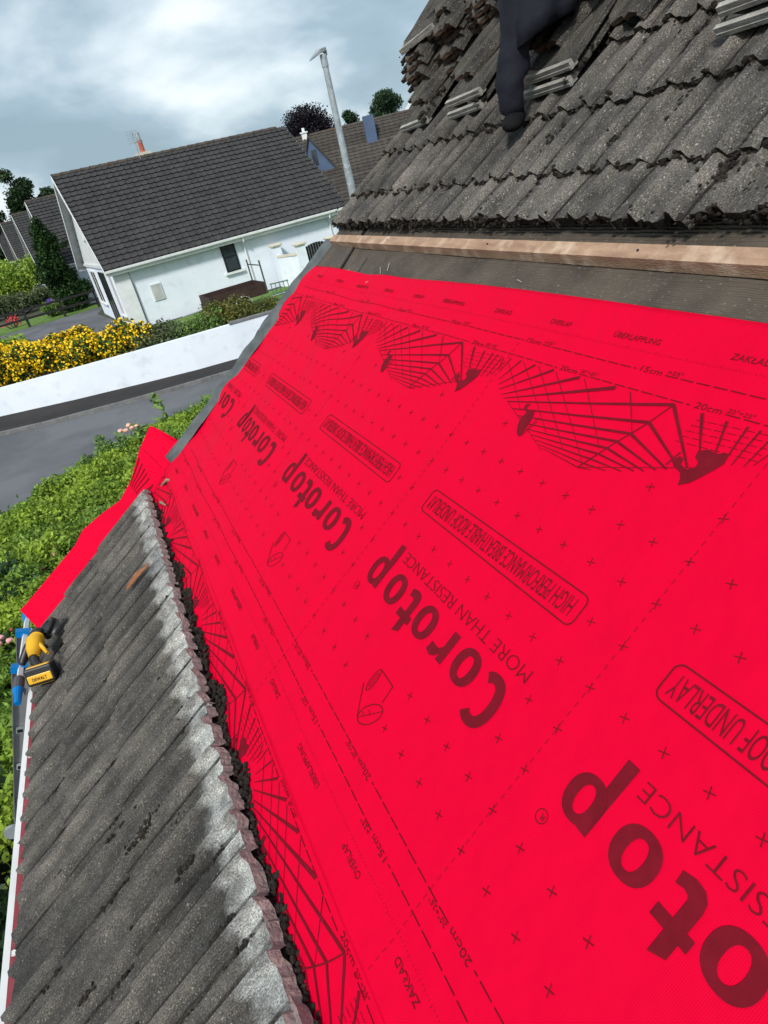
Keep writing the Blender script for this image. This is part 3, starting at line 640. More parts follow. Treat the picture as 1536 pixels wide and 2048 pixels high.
hedge((-9.5, 84, 0), 4.5, 2.2, 3.6, 9000, .2, L_lime, 'yellow-green trimmed hedge at the far left edge')
shrub('flower_clump', (-2.9, 49.6, 0), [(random.uniform(-.5, .5), random.uniform(-.3, .3), random.uniform(.3, .75), .3, .3, .25) for _ in range(8)], 2200, .08, L_mid, 'low shrub by the fence foot below the conifer')
fl = shrub('lavender', (-3.25, 51.2, 0), [(random.uniform(-.4, .5), 0, random.uniform(.4, .8), .3, .3, .25) for _ in range(6)], 1500, .08, M_purf, 'purple flowering lavender behind the far fence', cat='flowers')
fl = shrub('red_flowers', (-5.5, 49.3, 0), [(random.uniform(-.6, .6), 0, random.uniform(.3, .7), .25, .25, .2) for _ in range(6)], 140, .09, M_redf, 'red flowers on the small lawn behind the far fence', cat='flowers')
# silver car far left
car = empty('parked_car', (-8.2, 76.5, 0), rz=rad(95), label='silver car parked far off between green hedges at the left edge', cat='car')
p = MB(); p.prism([(-2, 0, .35), (2, 0, .35), (2.05, 0, .8), (1.2, 0, .95), (-1.9, 0, 1.0), (-2.05, 0, .8)], (0, -.85, 0), (0, .85, 0)); bevel(p.build('body', M_silver, car), .08, 3)
p = MB(); p.prism([(-1.6, 0, 1.0), (1.0, 0, .97), (.35, 0, 1.45), (-1.1, 0, 1.48)], (0, -.72, 0), (0, .72, 0)); bevel(p.build('cabin', M_glass, car), .08, 3)
for wx in (-1.25, 1.3):
    for wy in (-.8, .8): p = MB(); p.tube([(wx, wy-.1, .32), (wx, wy+.1, .32)], .32, 16); p.build('wheel', M_blackpl, car)

# ---------------------------------------------------------------- street lamp
lamp = empty('street_lamp', (9.33, 24.3, 0), label='tall grey galvanised street lamp with small angled head', cat='street lamp')
p = MB(); p.tube([(0, 0, 0), (0, 0, 1.5), (0, 0, 4.4)], [.15, .145, .135], 14); p.tube([(0, 0, 4.4), (0, 0, 4.46)], .14, 14); p.build('lower_pole', M_galv, lamp)
p = MB(); p.tube([(0, 0, 4.46), (0, 0, 7.4)], [.12, .10], 12); p.tube([(0, 0, 7.4), (0, 0, 7.75)], .115, 12); p.build('upper_pole', M_galv, lamp)
p = MB(); d = Vector((-.93, -.36, 0)); pd = Vector((.36, -.93, 0))
P = [(d*-.14, .02, .08), (d*-.10, .14, .10), (d*.15, .10, .12), (d*.60, -.16, .05)]
V = []
for c, z, wd in P: V += [c+pd*wd+Vector((0, 0, 7.80+z)), c-pd*wd+Vector((0, 0, 7.80+z)), c-pd*wd*.9+Vector((0, 0, 7.80+z-.12 if wd > .06 else 7.80+z-.03)), c+pd*wd*.9+Vector((0, 0, 7.80+z-.12 if wd > .06 else 7.80+z-.03))]
Fs = [(0, 1, 2, 3), (12, 15, 14, 13)]+[(4*i+k, 4*i+4+k, 4*i+4+(k+1) % 4, 4*i+(k+1) % 4) for i in range(3) for k in range(4)]
p.add(V, Fs); bevel(p.build('lamp_head', M_galv, lamp), .015)
lamp2 = empty('street_lamp', (25.5, 61, 0), label='small distant street lamp in front of the blue chimney roof', cat='street lamp')
p = MB(); p.tube([(0, 0, 0), (0, 0, 6.2)], [.10, .07], 8); p.build('pole', M_galv, lamp2)
p = MB(); p.box((-.9, -.12, 6.1), (.1, .12, 6.22)); p.build('lamp_head', M_galv, lamp2)

# ---------------------------------------------------------------- house with the blue dormer
hb = bpy.data.objects.new('dormer_house', None); link(hb); tag(hb, 'house with brown tiled roof, blue gabled dormer and blue chimney behind the lamp post', 'house')
rd = (Vector((19.95, 43.2, 0))-Vector((13.6, 45.6, 0))).normalized(); rn = Vector((-rd.y, rd.x, 0))
hbM = Matrix((rd, rn, Vector((0, 0, 1)))).transposed().to_4x4(); hbM.translation = Vector((14.2, 45.5, 0)); hb.matrix_basis = hbM
V, Fs = tiled_slope(14, 5.2, 22, 40, 4.0, tail=.03); V = [Vector((v.x-2, v.y-5.2, v.z+2.5)) for v in V]; mesh('roof_slope', V, Fs, M_browntile, hb)
V, Fs = tiled_slope(14, 5.2, 22, 40, 4.0, tail=.03); V = [Vector((12-v.x, 5.2-v.y, v.z+2.5)) for v in V]; mesh('roof_slope', V, Fs, M_browntile, hb)
p = MB(); p.box((-1.7, -4.8, 0), (11.7, 4.8, 2.45)); p.build('wall', M_blue, hb)
p = MB(); p.prism([(0, -4.8, 2.453), (0, 4.8, 2.453), (0, 0, 6.3)], (-1.7, 0, 0), (11.7, 0, 0)); p.build('gable', M_white, hb)
p = MB(); p.tube([(-2, 0, 6.52), (12, 0, 6.52)], .10, 8); p.build('ridge_tiles', M_ridge, hb)
# dormer
dm = MB(); dm.prism([(.35, 0, 4.35), (2.45, 0, 4.35), (1.15, 0, 6.3)], (0, -2.7, 0), (0, -.3, 0)); dmo = dm.build('dormer', M_blue, hb)
p = MB(); p.prism([(2.47, 0, 4.30), (1.16, 0, 6.31), (1.16, 0, 6.42), (2.62, 0, 4.30)], (0, -2.85, 0), (0, -.3, 0)); p.prism([(.33, 0, 4.30), (1.14, 0, 6.31), (1.14, 0, 6.42), (.20, 0, 4.30)], (0, -2.85, 0), (0, -.3, 0)); p.build('dormer_roof', M_browntile, dmo)
p = MB(); p.box((1.14, -2.73, 4.85), (1.44, -2.703, 5.65)); p.build('dormer_window', M_glass, dmo)
p = MB(); p.box((4.55, -1.6, 4.4), (5.2, -.9, 6.75)); hbch = p.build('chimney', M_blue, hb)
p = MB(); p.box((.72, -.25, 5.3), (1.05, .2, 6.7)); p.box((.65, -.3, 6.703), (1.12, .25, 6.78)); p.tube([(.88, 0, 6.78), (.88, 0, 7.0)], .09, 8); p.build('chimney_stack', M_whitetrim, hb)
# white gable house behind
wg = bpy.data.objects.new('white_gable_house', None); link(wg); tag(wg, 'distant house with white bargeboards and dark roof at the edge of the tiles', 'house')
wg.location = (30.9, 62.8, 0); wg.rotation_euler = (0, 0, rad(-28))
p = MB(); p.box((-2, 0, 0), (6, 9, 5.3)); p.build('wall', M_white, wg)
p = MB(); p.prism([(-2.0, 0, 5.303), (3.2, 0, 5.303), (.6, 0, 8.3)], (0, 0, 0), (0, 9, 0)); p.build('gable', M_white, wg)
p = MB(); p.prism([(.6, 0, 8.35), (3.7, 0, 5.1), (3.7, 0, 4.95), (.6, 0, 8.2)], (0, -.4, 0), (0, 9, 0)); p.prism([(.6, 0, 8.35), (-2.5, 0, 5.1), (-2.5, 0, 4.95), (.6, 0, 8.2)], (0, -.4, 0), (0, 9, 0)); p.build('roof', M_bgtile, wg)
p = MB(); p.prism([(.6, 0, 8.36), (3.75, 0, 5.08), (3.65, 0, 4.75), (.6, 0, 8.0)], (0, -.45, 0), (0, -.403, 0)); p.prism([(.6, 0, 8.36), (-2.55, 0, 5.08), (-2.45, 0, 4.75), (.6, 0, 8.0)], (0, -.45, 0), (0, -.403, 0)); p.build('bargeboard', M_whitetrim, wg)
# ---------------------------------------------------------------- distant trees
tree('purple_tree', (28.6, 85.3, 0), 11.4, 5.3, 44000, .16, L_purple, 'dark purple-leaved tree behind the blue dormer house', low=.35)
tree('broadleaf_tree', (37.6, 82, 0), 10.9, 2.9, 26000, .16, L_far, 'rounded green tree just left of the white-gabled house')
tree('broadleaf_tree', (34.0, 84.5, 0), 9.9, 1.9, 13000, .16, L_far, 'small green tree behind the lamp post')
tree('broadleaf_tree', (27.2, 92, 0), 9.4, 2.2, 6000, .28, L_far, 'low green tree beneath the purple tree')
tree('broadleaf_tree', (-4.6, 110, 0), 13.4, 3.3, 24000, .20, L_dark, 'tall dark tree behind the row of bungalows at far left')
tree('broadleaf_tree', (-9.8, 112, 0), 11.0, 3.6, 18000, .20, L_dark, 'broad dark tree at the left edge of the sky')
tree('broadleaf_tree', (-.7, 108, 0), 10.3, 2.2, 7000, .28, L_far, 'small tree just above the second bungalow ridge')
tree('broadleaf_tree', (-1.9, 112, 0), 9.9, 1.8, 5000, .28, L_dark, 'low tree between the tall dark tree and the bungalow ridge')
for i, (x_, y_, h_) in enumerate([(-16, 118, 9.0), (44, 95, 9), (52, 100, 10)]):
    tree('broadleaf_tree', (x_, y_, 0), h_, 4, 5000, .4, L_far, ['tree far beyond the left bungalows', 'tree far behind the white-gabled house', 'tree farthest behind the piled tiles'][i])

# ================================================================ OWN HOUSE (roof being re-covered)
hs = empty('house', (0, 0, 0), label='house with the half stripped tiled roof in the foreground', cat='house')
p = MB(); ex, ez = -.95, 2.2; rxp, rzp = rp(3.5, 0).x, rp(3.5, 0, -.12).z
p.box((ex, -9, 0), (7.9, 3.85, 2.15)); p.build('wall', M_white, hs)
p = MB(); p.prism([(ex, -9, 2.153), (7.9, -9, 2.153), (rxp, -9, rzp-.12)], (0, 0, 0), (0, 12.83, 0)); p.build('gable', M_white, hs)
# old felt on the slope (wavy sheet)
def grid(name, us, vs, zf, m, parent, smooth=True, mw=RF, pf=None):
    V = []
    for u in us:
        for v in vs: V.append(pf(u, v) if pf else (u, v, zf(u, v)))
    nv = len(vs); Fs = [(i*nv+j, (i+1)*nv+j, (i+1)*nv+j+1, i*nv+j+1) for i in range(len(us)-1) for j in range(nv-1)]
    return mesh(name, V, Fs, m, parent, smooth, mw)
grid('old_felt', np.linspace(-2.12, 3.5, 120), np.linspace(-3, 3.93, 140), lambda u, v: -.020+.004*fbm(u*3, v*2)+(.010 if u > .55 else 0)-(.045 if u < -.6 else 0), M_felt, hs)
p = MB(); p.prism([(3.5, -3, -.03), (3.5, -3, .02)]+[(3.52, -3, .02), (3.52, -3, -.03)], (0, 0, 0), (0, 6.9, 0)); 
p = MB(); q = Matrix.Identity(4)
p.prism([(rxp, -9, rzp+.1), (8.2, -9, 2.2), (8.2, -9, 2.05), (rxp, -9, rzp-.05)], (0, 0, 0), (0, 12.95, 0)); p.build('rear_roof_slope', M_bgtile, hs)
# torn felt edge near the verge, loose piece of dark felt
p = MB(); p.add([(.98, 3.60, -.002), (.62, 3.52, .0), (.55, 3.66, -.002), (.62, 3.94, .004), (.98, 3.95, .003)], [(0, 1, 2, 3, 4)]); o = p.build('felt_patch', M_felt, hs, mw=RF); o.modifiers.new('s', 'SOLIDIFY').thickness = .004
p = MB(); p.add([(.99, 3.585, .0005), (.62, 3.50, .0025), (.61, 3.512, .0025), (.99, 3.60, .0005)], [(0, 1, 2, 3)]); p.add([(.78, 3.30, -.008), (.68, 3.28, -.008), (.68, 3.288, -.008), (.78, 3.306, -.008)], [(0, 1, 2, 3)]); p.build('felt_tear', M_black, hs, mw=RF)
# new batten, slightly out of line
bt = MB()
ys = np.linspace(-.6, 3.90, 50)
def bu(y): return .822+.016*(y-1.05)/2.5
V = []
for y in ys:
    j = .0012*fbm(y*4, 1); V += [(bu(y)-.006+j, y, -.006), (bu(y)+j, y, .030), (bu(y)+.045+j, y, .031), (bu(y)+.045, y, -.006)]
bt.add(V, [(4*i+k, 4*i+4+k, 4*i+4+(k+1) % 4, 4*i+(k+1) % 4) for i in range(len(ys)-1) for k in range(4)]+[(0, 1, 2, 3), (4*len(ys)-1, 4*len(ys)-2, 4*len(ys)-3, 4*len(ys)-4)])
bto = bt.build('timber_batten', M_wood, None, mw=RF); tag(bto, 'new pale sawn timber batten fixed between the red sheet and the tiles', 'batten')
nl = MB()
for y in (3.1, 2.2, 1.45, .95): nl.tube([(bu(y)+.024, y, .030), (bu(y)+.024, y, .0335)], .0035, 6)
nl.build('nail', M_moss, bto)
# old timber stub sticking out under the tiles, left
p = MB(); p.prism([(.86, 3.90, -.02), (.90, 3.90, -.02), (.90, 3.90, .012), (.86, 3.90, .012)], (0, 0, 0), (0, .07, 0)); p.build('batten_end', M_oldwood, hs, mw=RF)
# verge strip
vs_ = np.linspace(.86, -.74, 70); V = []
for i, u in enumerate(vs_):
    wv = .012*math.sin(u*5)+.006*fbm(u*6, 2); up = .012*fbm(u*5, 9)
    prof = [(3.90+.012*fbm(u*9, 5), .006), (3.935+wv*.4, .012+up*.3), (3.965+wv, .024+up), (4.005+wv, .030+up), (4.035+wv, .012+up), (4.045+wv, -.03), (4.04, -.10)]
    V += [(u, a, b) for a, b in prof]
k = 7
p = MB(); p.add(V, [(k*i+j, k*i+j+1, k*(i+1)+j+1, k*(i+1)+j) for i in range(len(vs_)-1) for j in range(k-1)])
o = p.build('verge_strip', M_greyfelt, hs, smooth=True, mw=RF); sm = o.modifiers.new('s', 'SOLIDIFY'); sm.thickness = .004
p = MB(); p.prism([(-2.05, 3.86, -.03), (3.5, 3.86, -.03), (3.5, 3.86, -.2), (-2.05, 3.86, -.2)], (0, 0, 0), (0, .06, 0)); p.build('bargeboard', M_oldwood, hs, mw=RF)
# gutter with white lip
gx, gz = rp(-2.19, 0, -.02).x, rp(-2.19, 0, -.02).z+.006
p = MB(); prof = [(0, 0), (.004, -.045), (.03, -.075), (.08, -.075), (.105, -.045), (.11, .0), (.104, .0), (.098, -.042), (.078, -.069), (.032, -.069), (.011, -.042), (.012, .008), (-.012, .010), (-.014, -.006)]
p.prism([(gx+a, -3, gz+b) for a, b in prof], (0, 0, 0), (0, 6.62, 0)); p.build('gutter', M_whitetrim, hs)
p = MB(); p.box((gx+.112, -3, gz-.22), (gx+.135, 3.8, gz+.03)); p.build('fascia', M_black, hs)
for y in (1.95, .9, 3.0): p = MB(); p.box((gx+.012, y, gz-.002), (gx+.11, y+.022, gz+.004)); p.build('gutter_bracket', M_whitetrim, hs)

# ---- tiles
def prof(x):
    def roll(c, w, h):
        d = abs(x-c)/w
        return h*(.5+.5*math.cos(math.pi*min(1, d))) if d < 1 else 0
    return roll(.20, .085, .030)+roll(.70, .085, .030)-.003*math.sin(x*2*math.pi)**2
def tile_geo(mb, u0, u1, v0, w, zt, zh, mi=0, rag=.007, nu=7, nx=21, th=.017, rot=0, seed=0, headrag=.0):
    """one interlocking tile: tail at u0, head at u1, laid along v0..v0+w; zt/zh = height of pan at tail/head"""
    V = []; xs = [0, .012, .03]+[i/(nx-3) for i in range(1, nx-3)]+[1]
    xs = sorted(set(xs)); nx = len(xs)
    for i in range(nu+1):
        t = i/nu
        for j, x in enumerate(xs):
            du = rag*fbm((v0+x*w)*28, u0*9+seed)*2 if i == 0 else (headrag*fbm((v0+x*w)*34, u0*5+seed) if i == nu else 0)
            z = zt+(zh-zt)*t+prof(x)+(-.010 if x < .02 else 0)+.0016*fbm((u0+t)*11, (v0+x*w)*13, seed)
            uu = u0+(u1-u0)*t+du; vv = v0+x*w*.992+(uu-u0)*rot
            V.append((uu, vv, z-(.003 if i == 0 else 0)))
    top = len(V)
    Fs = [(i*nx+j, (i+1)*nx+j, (i+1)*nx+j+1, i*nx+j+1) for i in range(nu) for j in range(nx-1)]
    mb.add(V, [f[::-1] for f in Fs], mi)
    # tail face and side faces
    hth = .030 if headrag > .01 else th
    a = V[:nx]; lo = [(p_[0]+.004+.004*fbm(p_[1]*50, 3, seed), p_[1], p_[2]-th-.005*abs(fbm(p_[1]*40, 8, seed))) for p_ in a]
    mb.add(a+lo, [(j, j+1, nx+j+1, nx+j) for j in range(nx-1)], 1)
    hd_ = V[nu*nx:]; lo2 = [(p_[0]+(.010+.006*fbm(p_[1]*45, 2, seed) if headrag > .01 else -.003), p_[1], p_[2]-hth) for p_ in hd_]
    mb.add(hd_+lo2, [(j, nx+j, nx+j+1, j+1) for j in range(nx-1)], 2)
    for e, fl in ((0, 0), (nx-1, 1)):
        s_ = [V[i*nx+e] for i in range(nu+1)]; l_ = [(q[0], q[1], q[2]-th) for q in s_]
        f_ = [(i, i+1, nu+2+i, nu+1+i) for i in range(nu)]
        mb.add(s_+l_, [g[::-1] for g in f_] if fl else f_, 0 if fl == 0 else 0)
# lower (eaves) field
TW = .2675
eb = MB(); eave_courses = [(-2.025, -1.66), (-1.735, -1.33), (-1.405, -.966)]
for c, (a, b) in enumerate(eave_courses):
    n_ = 17; v_end = 3.975
    for k in range(n_):
        v0 = v_end-(k+1)*TW
        tile_geo(eb, a+random.gauss(0, .003), b+(random.gauss(0, .003) if c < 2 else 0), v0+random.gauss(0, .0012), TW, .050 if c else .046, .030 if c < 2 else .034, seed=c*50+k, headrag=.012 if c == 2 else 0, rag=.006 if c else .012, nu=8)
eo = eb.build('eaves_tiles', None, hs, mw=RF, mats=[M_band, M_moss, M_tileside]); 
# upper field
ub = MB(); upper = [(.945, 1.22), (1.135, 1.48), (1.432, 1.80)]+[(1.432+.31*k, 1.80+.31*k) for k in range(1, 7)]
for c, (a, b) in enumerate(upper):
    n_ = 18; v_end = 4.02
    for k in range(n_):
        v0 = v_end-(k+1)*TW
        tile_geo(ub, a+random.gauss(0, .007), b, v0+random.gauss(0, .002), TW, .052+(.004 if c == 0 else 0), .026, seed=300+c*50+k, rag=.008, nu=6, th=.030, rot=random.gauss(0, .006))
ub.build('roof_tiles', None, hs, mw=RF, mats=[M_field, M_moss, M_field])
# moss and dirt
_ico = None
def clump(mb, p_, r, flat=.7):
    global _ico
    if _ico is None:
        b = bmesh.new(); bmesh.ops.create_icosphere(b, subdivisions=1, radius=1); _ico = ([v.co.copy() for v in b.verts], [tuple(v.index for v in f.verts) for f in b.faces]); b.free()
    o_ = Vector((random.random()*50, 0, 0)); sx_, sy_ = random.uniform(.7, 1.4), random.uniform(.7, 1.4)
    V = []
    for c in _ico[0]:
        q = c*(1+.55*noise.noise(c*1.7+o_)); V.append((p_[0]+q.x*r*sx_, p_[1]+q.y*r*sy_, p_[2]+q.z*r*flat))
    mb.add(V, _ico[1])
mo = MB()
def surf(v, v_end): x = ((v-(v_end-40*TW)) % TW)/TW; return prof(x)
for c, (a, b) in enumerate(upper):
    v = -.5
    while v < 4.0:
        v += abs(random.gauss(.0045, .002)) if c < 3 else abs(random.gauss(.010, .005))
        if fbm(v*3, a*3) < -.5: continue
        clump(mo, (a+random.gauss(-.001, .006), v, .034+surf(v, 4.02)+random.gauss(0, .009)), random.uniform(.004, .0115)*(1.2 if c == 1 else 1)*(.6+.8*abs(fbm(v*5, c))), .9)
for (u, v, n_, s_) in [(1.30, 2.25, 40, .035), (1.02, 1.35, 60, .05), (1.06, 1.2, 40, .05), (1.2, 1.10, 60, .04), (1.25, 1.9, 12, .02), (1.02, 2.35, 15, .02), (1.35, 1.7, 14, .02)]:
    for _ in range(n_):
        uu, vv = u+random.gauss(0, s_*1.5), v+random.gauss(0, s_*.6); clump(mo, (uu, vv, .047+surf(vv, 4.02)), random.uniform(.003, .007), .6)
for _ in range(1500):
    k = random.randint(0, 17); v = 4.02-k*TW+random.gauss(0, .006)+(.33*TW if random.random() < .35 else 0); u = random.uniform(.96, 2.0)
    if fbm(u*5, k+v) > .05: clump(mo, (u, v, .042+(.004 if u < 1.2 else 0)), random.uniform(.003, .0085), .5)
m1 = mo.build('tile_moss', M_moss, hs, mw=RF); m1['kind'] = 'stuff'
md = MB()
v = .3
while v < 3.75:
    v += .0035
    dens = 1.3 if v < 2.9 else .5
    if random.random() < dens*.9:
        q = random.random(); [clump(md, (-1.0+.092*q*(.5+.8*abs(fbm(v*3, 7)))+random.gauss(0, .004), v+random.gauss(0, .003), -.018+.034*random.random()*(1-.6*q)), random.uniform(.003, .010), .9) for q in (random.random(), random.random(), random.random(), random.random())]
for (u, v, n_, s_) in [(-1.31, 1.62, 60, .03), (-1.22, 1.55, 30, .03), (-1.41, 1.75, 16, .02), (-1.15, 1.35, 20, .016), (-1.30, 1.25, 26, .02), (-1.40, 1.40, 14, .014), (-1.75, 1.9, 16, .014), (-1.60, 2.4, 14, .02), (-1.1, 1.12, 40, .018), (-1.07, 1.9, 30, .02), (-1.13, 2.2, 20, .02), (-1.43, 1.15, 20, .02), (-1.6, 1.35, 18, .02), (-1.73, 3.1, 20, .015), (-1.35, 2.6, 14, .02)]:
    for _ in range(n_):
        t = random.gauss(0, 1); clump(md, (u+t*s_*1.6, v+random.gauss(0, s_*.35), .040+surf(v, 3.975)), random.uniform(.003, .008), .5)
for _ in range(1100):
    k = random.randint(0, 14); v = 3.975-k*TW+random.gauss(0, .006); u = random.uniform(-2.0, -1.0); 
    if fbm(u*4, k) > -.05: clump(md, (u, v, .040), random.uniform(.003, .007), .5)
m2 = md.build('dirt_and_moss', M_moss, hs, mw=RF); m2['kind'] = 'stuff'
# broken tile shard bottom, orange wood splinter on tiles
p = MB(); p.add([(a*.55-.470, b*.62+.330, c*.7) for a, b, c in [(-.905, .86, .0), (-.87, .80, .0), (-.855, .68, .0), (-.885, .60, .0), (-.925, .66, .0), (-.93, .78, .0), (-.90, .86, .035), (-.872, .80, .045), (-.86, .69, .05), (-.885, .62, .035), (-.915, .67, .045), (-.92, .78, .05)]], [(6, 7, 8, 9, 10, 11)]+[(i, (i+1) % 6, 6+(i+1) % 6, 6+i) for i in range(6)])
o = p.build('tile_shard', M_tileside, None, mw=RF); tag(o, 'broken piece of roof tile lying on the red sheet at the bottom edge', 'tile shard')
p = MB()
for k in range(9): a = random.gauss(0, .006); p.tube([(-1.20+a, 3.02+k*.004, .070), (-1.12, 2.98+k*.006+a, .078), (-1.03, 3.0+a, .066)], [.002, .004, .0015], 5)
o = p.build('wood_splinters', mat('orange_wood', (.33, .14, .06), (.2, .08, .04), rough=.8, scale=40), None, mw=RF); tag(o, 'reddish splintered piece of wood lying on the lower tiles', 'splinter')
p = MB(); p.tube([(-.86, 3.80, .01), (-.80, 3.74, .02), (-.77, 3.66, .015)], [.004, .010, .003], 6); p.tube([(-.90, 3.62, .01), (-.87, 3.50, .015)], [.008, .004], 6)
o = p.build('twig', mat('dry_twig', (.30, .24, .16), rough=.9, scale=30), None, mw=RF); tag(o, 'small dry twig on the red sheet at the top corner of the lower tiles', 'twig')
p = MB()
for (u, v, l, a) in [(.70, 3.0, .06, .6), (.66, 3.05, .04, -.5), (.95, 2.9, .05, .3), (.72, 2.95, .05, .9), (.62, 2.55, .03, .2), (.70, 3.4, .05, -.3), (.74, 1.9, .03, .2)]:
    p.tube([(u, v, -.004), (u+l*math.sin(a), v+l*math.cos(a), -.002)], .0016, 4)
o = p.build('straw', mat('straw', (.45, .42, .33), rough=.9), hs, mw=RF); o['kind'] = 'stuff'

# ---- loose tiles in piles
def loose_proto():
    mb = MB(); tile_geo(mb, -.20, .20, -.135, .27, 0, 0, rag=.014, nu=5, nx=15, th=.019, seed=901, headrag=.004)
    me = bpy.data.meshes.new('loose_tile'); me.from_pydata(mb.v, [], mb.f); me.update()
    for q in (M_tile, M_redtile, M_tile): me.materials.append(q)
    me.polygons.foreach_set('material_index', mb.m)
    # underside
    bm = bmesh.new(); bm.from_mesh(me); bmesh.ops.remove_doubles(bm, verts=bm.verts[:], dist=.0004); bmesh.ops.holes_fill(bm, edges=bm.edges[:], sides=200); bmesh.ops.recalc_face_normals(bm, faces=bm.faces[:]); bm.to_mesh(me); bm.free(); return me
TM = loose_proto()
def clean_proto():
    me = bpy.data.meshes.new('pale_edged_tile'); mb = MB(); tile_geo(mb, -.20, .185, -.14, .285, .004, .0, rag=.014, nu=6, nx=15, th=.022, seed=77, headrag=.003)
    mb.box((.186, -.142, -.028), (.205, .142, .002), 2); mb.box((.170, -.142, -.030), (.185, .142, -.006), 2); mb.box((.205, -.140, -.026), (.209, .140, -.014), 2)
    me.from_pydata(mb.v, [], mb.f); me.update()
    for q in (M_tile, M_redtile, M_cleantile): me.materials.append(q)
    me.polygons.foreach_set('material_index', mb.m); return me
TMc = clean_proto()
def place_tile(u, v, z, rot=0, tilt=0, me=TM, flip=False, label='', group=None):
    o = bpy.data.objects.new('loose_tile', me); COL.objects.link(o)
    R_ = Matrix.Rotation(rot+(math.pi if flip else 0), 4, 'Z') @ Matrix.Rotation(tilt, 4, 'Y')
    o.matrix_world = RF @ Matrix.Translation((u, v, z)) @ R_; tag(o, label, 'roof tile', group); return o
piles = [  # v, tail u, count, text
 (3.90, 1.80, 7, 'at the verge'), (3.60, 1.88, 8, 'second from the verge'), (3.30, 1.93, 8, 'third from the verge'), (3.02, 1.98, 7, 'just left of the crouching worker'),
 (2.74, 1.95, 5, 'behind the crouching worker'), (2.42, 1.92, 4, 'right of the crouching worker'), (3.92, 2.24, 9, 'at the verge in the upper row'), (3.62, 2.30, 10, 'second in the upper row'),
 (3.30, 2.36, 10, 'third in the upper row'), (2.98, 2.34, 7, 'fourth in the upper row'), (2.66, 2.30, 6, 'fifth in the upper row'), (2.34, 2.18, 4, 'last in the upper row'), (3.94, 2.70, 9, 'highest up the verge')]
for v, u, n_, tx in piles:
    for k in range(n_):
        place_tile(u+.20+random.gauss(0, .018)+.009*k, v+random.gauss(0, .012), 0.082+k*.031, rot=random.gauss(0, .04), tilt=-.02, label=f'weathered roof tile stacked in the pile {tx}', group=f'tiles piled {tx}')
pairs = [(1.56, 3.72, 1, 'at the far left', .06), (1.55, 3.16, 2, 'left of the worker’s leg'.replace('’', ' '), .05), (1.53, 2.50, 2, 'right of the leg of the worker', .03), (1.56, 1.58, 2, 'at the right edge', .02)]
for u, v, n_, tx, rt in pairs:
    for k in range(n_):
        place_tile(u+.20+k*.022, v-k*.012, .100+k*.044, rot=rt+.02*k, tilt=.03, me=TMc, flip=True, label=f'loose tile with clean pale edge, {"upper" if k else "lower"} one {tx}', group='pale-edged tiles laid across the roof')
    place_tile(u+.32, v+.03, .100+n_*.044, rot=rt-.22, tilt=-.04, label=f'dark mossy tile resting on the pale-edged tile {tx}', group='tiles laid on the pale-edged ones')
place_tile(2.06, 2.02, .10, rot=.3, tilt=-.04, me=TMc, flip=True, label='single loose tile lying crooked near the top edge right of the worker', group='pale-edged tiles laid across the roof')
place_tile(1.98, 2.28, .12, rot=-.2, tilt=-.10, label='single tilted tile with broken edge right of the worker', group='single loose tiles')
place_tile(2.15, 1.55, .11, rot=.1, tilt=-.03, me=TMc, flip=True, label='loose tile high up near the top right corner', group='pale-edged tiles laid across the roof')
for k in range(14):
    v, u, n_, tx = piles[k % len(piles)]
    place_tile(u+.27+random.uniform(-.01, .12), v+random.uniform(-.06, .06), .090+n_*.031+.018*(k//13), rot=random.uniform(-.35, .35), tilt=random.uniform(-.10, .02), me=TMc if k % 3 == 0 else TM, flip=(k % 3 == 0), label=f'crooked tile lying loose on top of the pile {tx}', group='crooked tiles on top of the piles')
# ---- pile moss
pm = MB()
for v, u, n_, tx in piles:
    for _ in range(26):
        q_ = random.random()*n_; clump(pm, (u+.009*q_+random.gauss(.004, .006), v+random.uniform(-.12, .12), .080+q_*.031), random.uniform(.004, .010), .9)
for u, v, n_, tx, rt in pairs:
    for _ in range(30): clump(pm, (u+random.uniform(0, .2), v-.13+random.gauss(0, .012), .08+random.random()*.05), random.uniform(.006, .014), .8)
o = pm.build('moss_debris', M_moss, None, mw=RF); tag(o, 'dark moss and crumbled mortar among the piled tiles', 'moss', kind='stuff')

# ================================================================ RED MEMBRANE
def wr(u, v):   # shared wrinkles of the sheets
    z = .0035*math.sin(3.1*v+2.2*u)+.0040*fbm(u*2.0, v*1.3)+.0012*fbm(u*7, v*5, 3)
    # soft folds at the verge
    z += .016*math.exp(-((v-3.75)/.35)**2)*math.sin(u*9+v*4)*(.6+.4*math.sin(u*23)) + .006*math.exp(-((v-3.2)/.6)**2)*math.sin(u*13-v*9+fbm(u*2, v)*3)
    z += .004*math.exp(-((u+.70)/.05)**2)*math.sin(v*5+1)
    z += .006*math.exp(-((u-.38-.05*(v-3))/.05)**2)*max(0, min(1, (v-2.6)/1))
    return z
UE = -.795
def z_up(u, v): return .006+wr(u, v)
def z_lo(u, v): return .0+wr(u, v)-.018*max(0, min(1, (-.80-u)/.14))**1.2+.004*math.exp(-((u+.80)/.02)**2)
us = np.concatenate([np.linspace(UE, .695, 150)]); vv = np.concatenate([np.linspace(-.4, 3.96, 260)])
def vedge(u): return 3.955-.018*math.sin(u*7)-.02*abs(fbm(u*5, 1))+(.04 if u > .62 else 0)
def pf_up(u, v):
    t = (v+.4)/4.36; v2 = -.4+t*(vedge(u)+.4)
    return (u+(.012*math.sin(v2*1.2) if u > .69 else .006*math.sin(v2*2.3+1) if u < UE+.001 else 0), v2, z_up(u, v2))
us_root = empty('roofing_membrane', tuple(rp(0, 1.8)), label='upper strip of bright red printed roofing membrane across the stripped roof', cat='membrane')
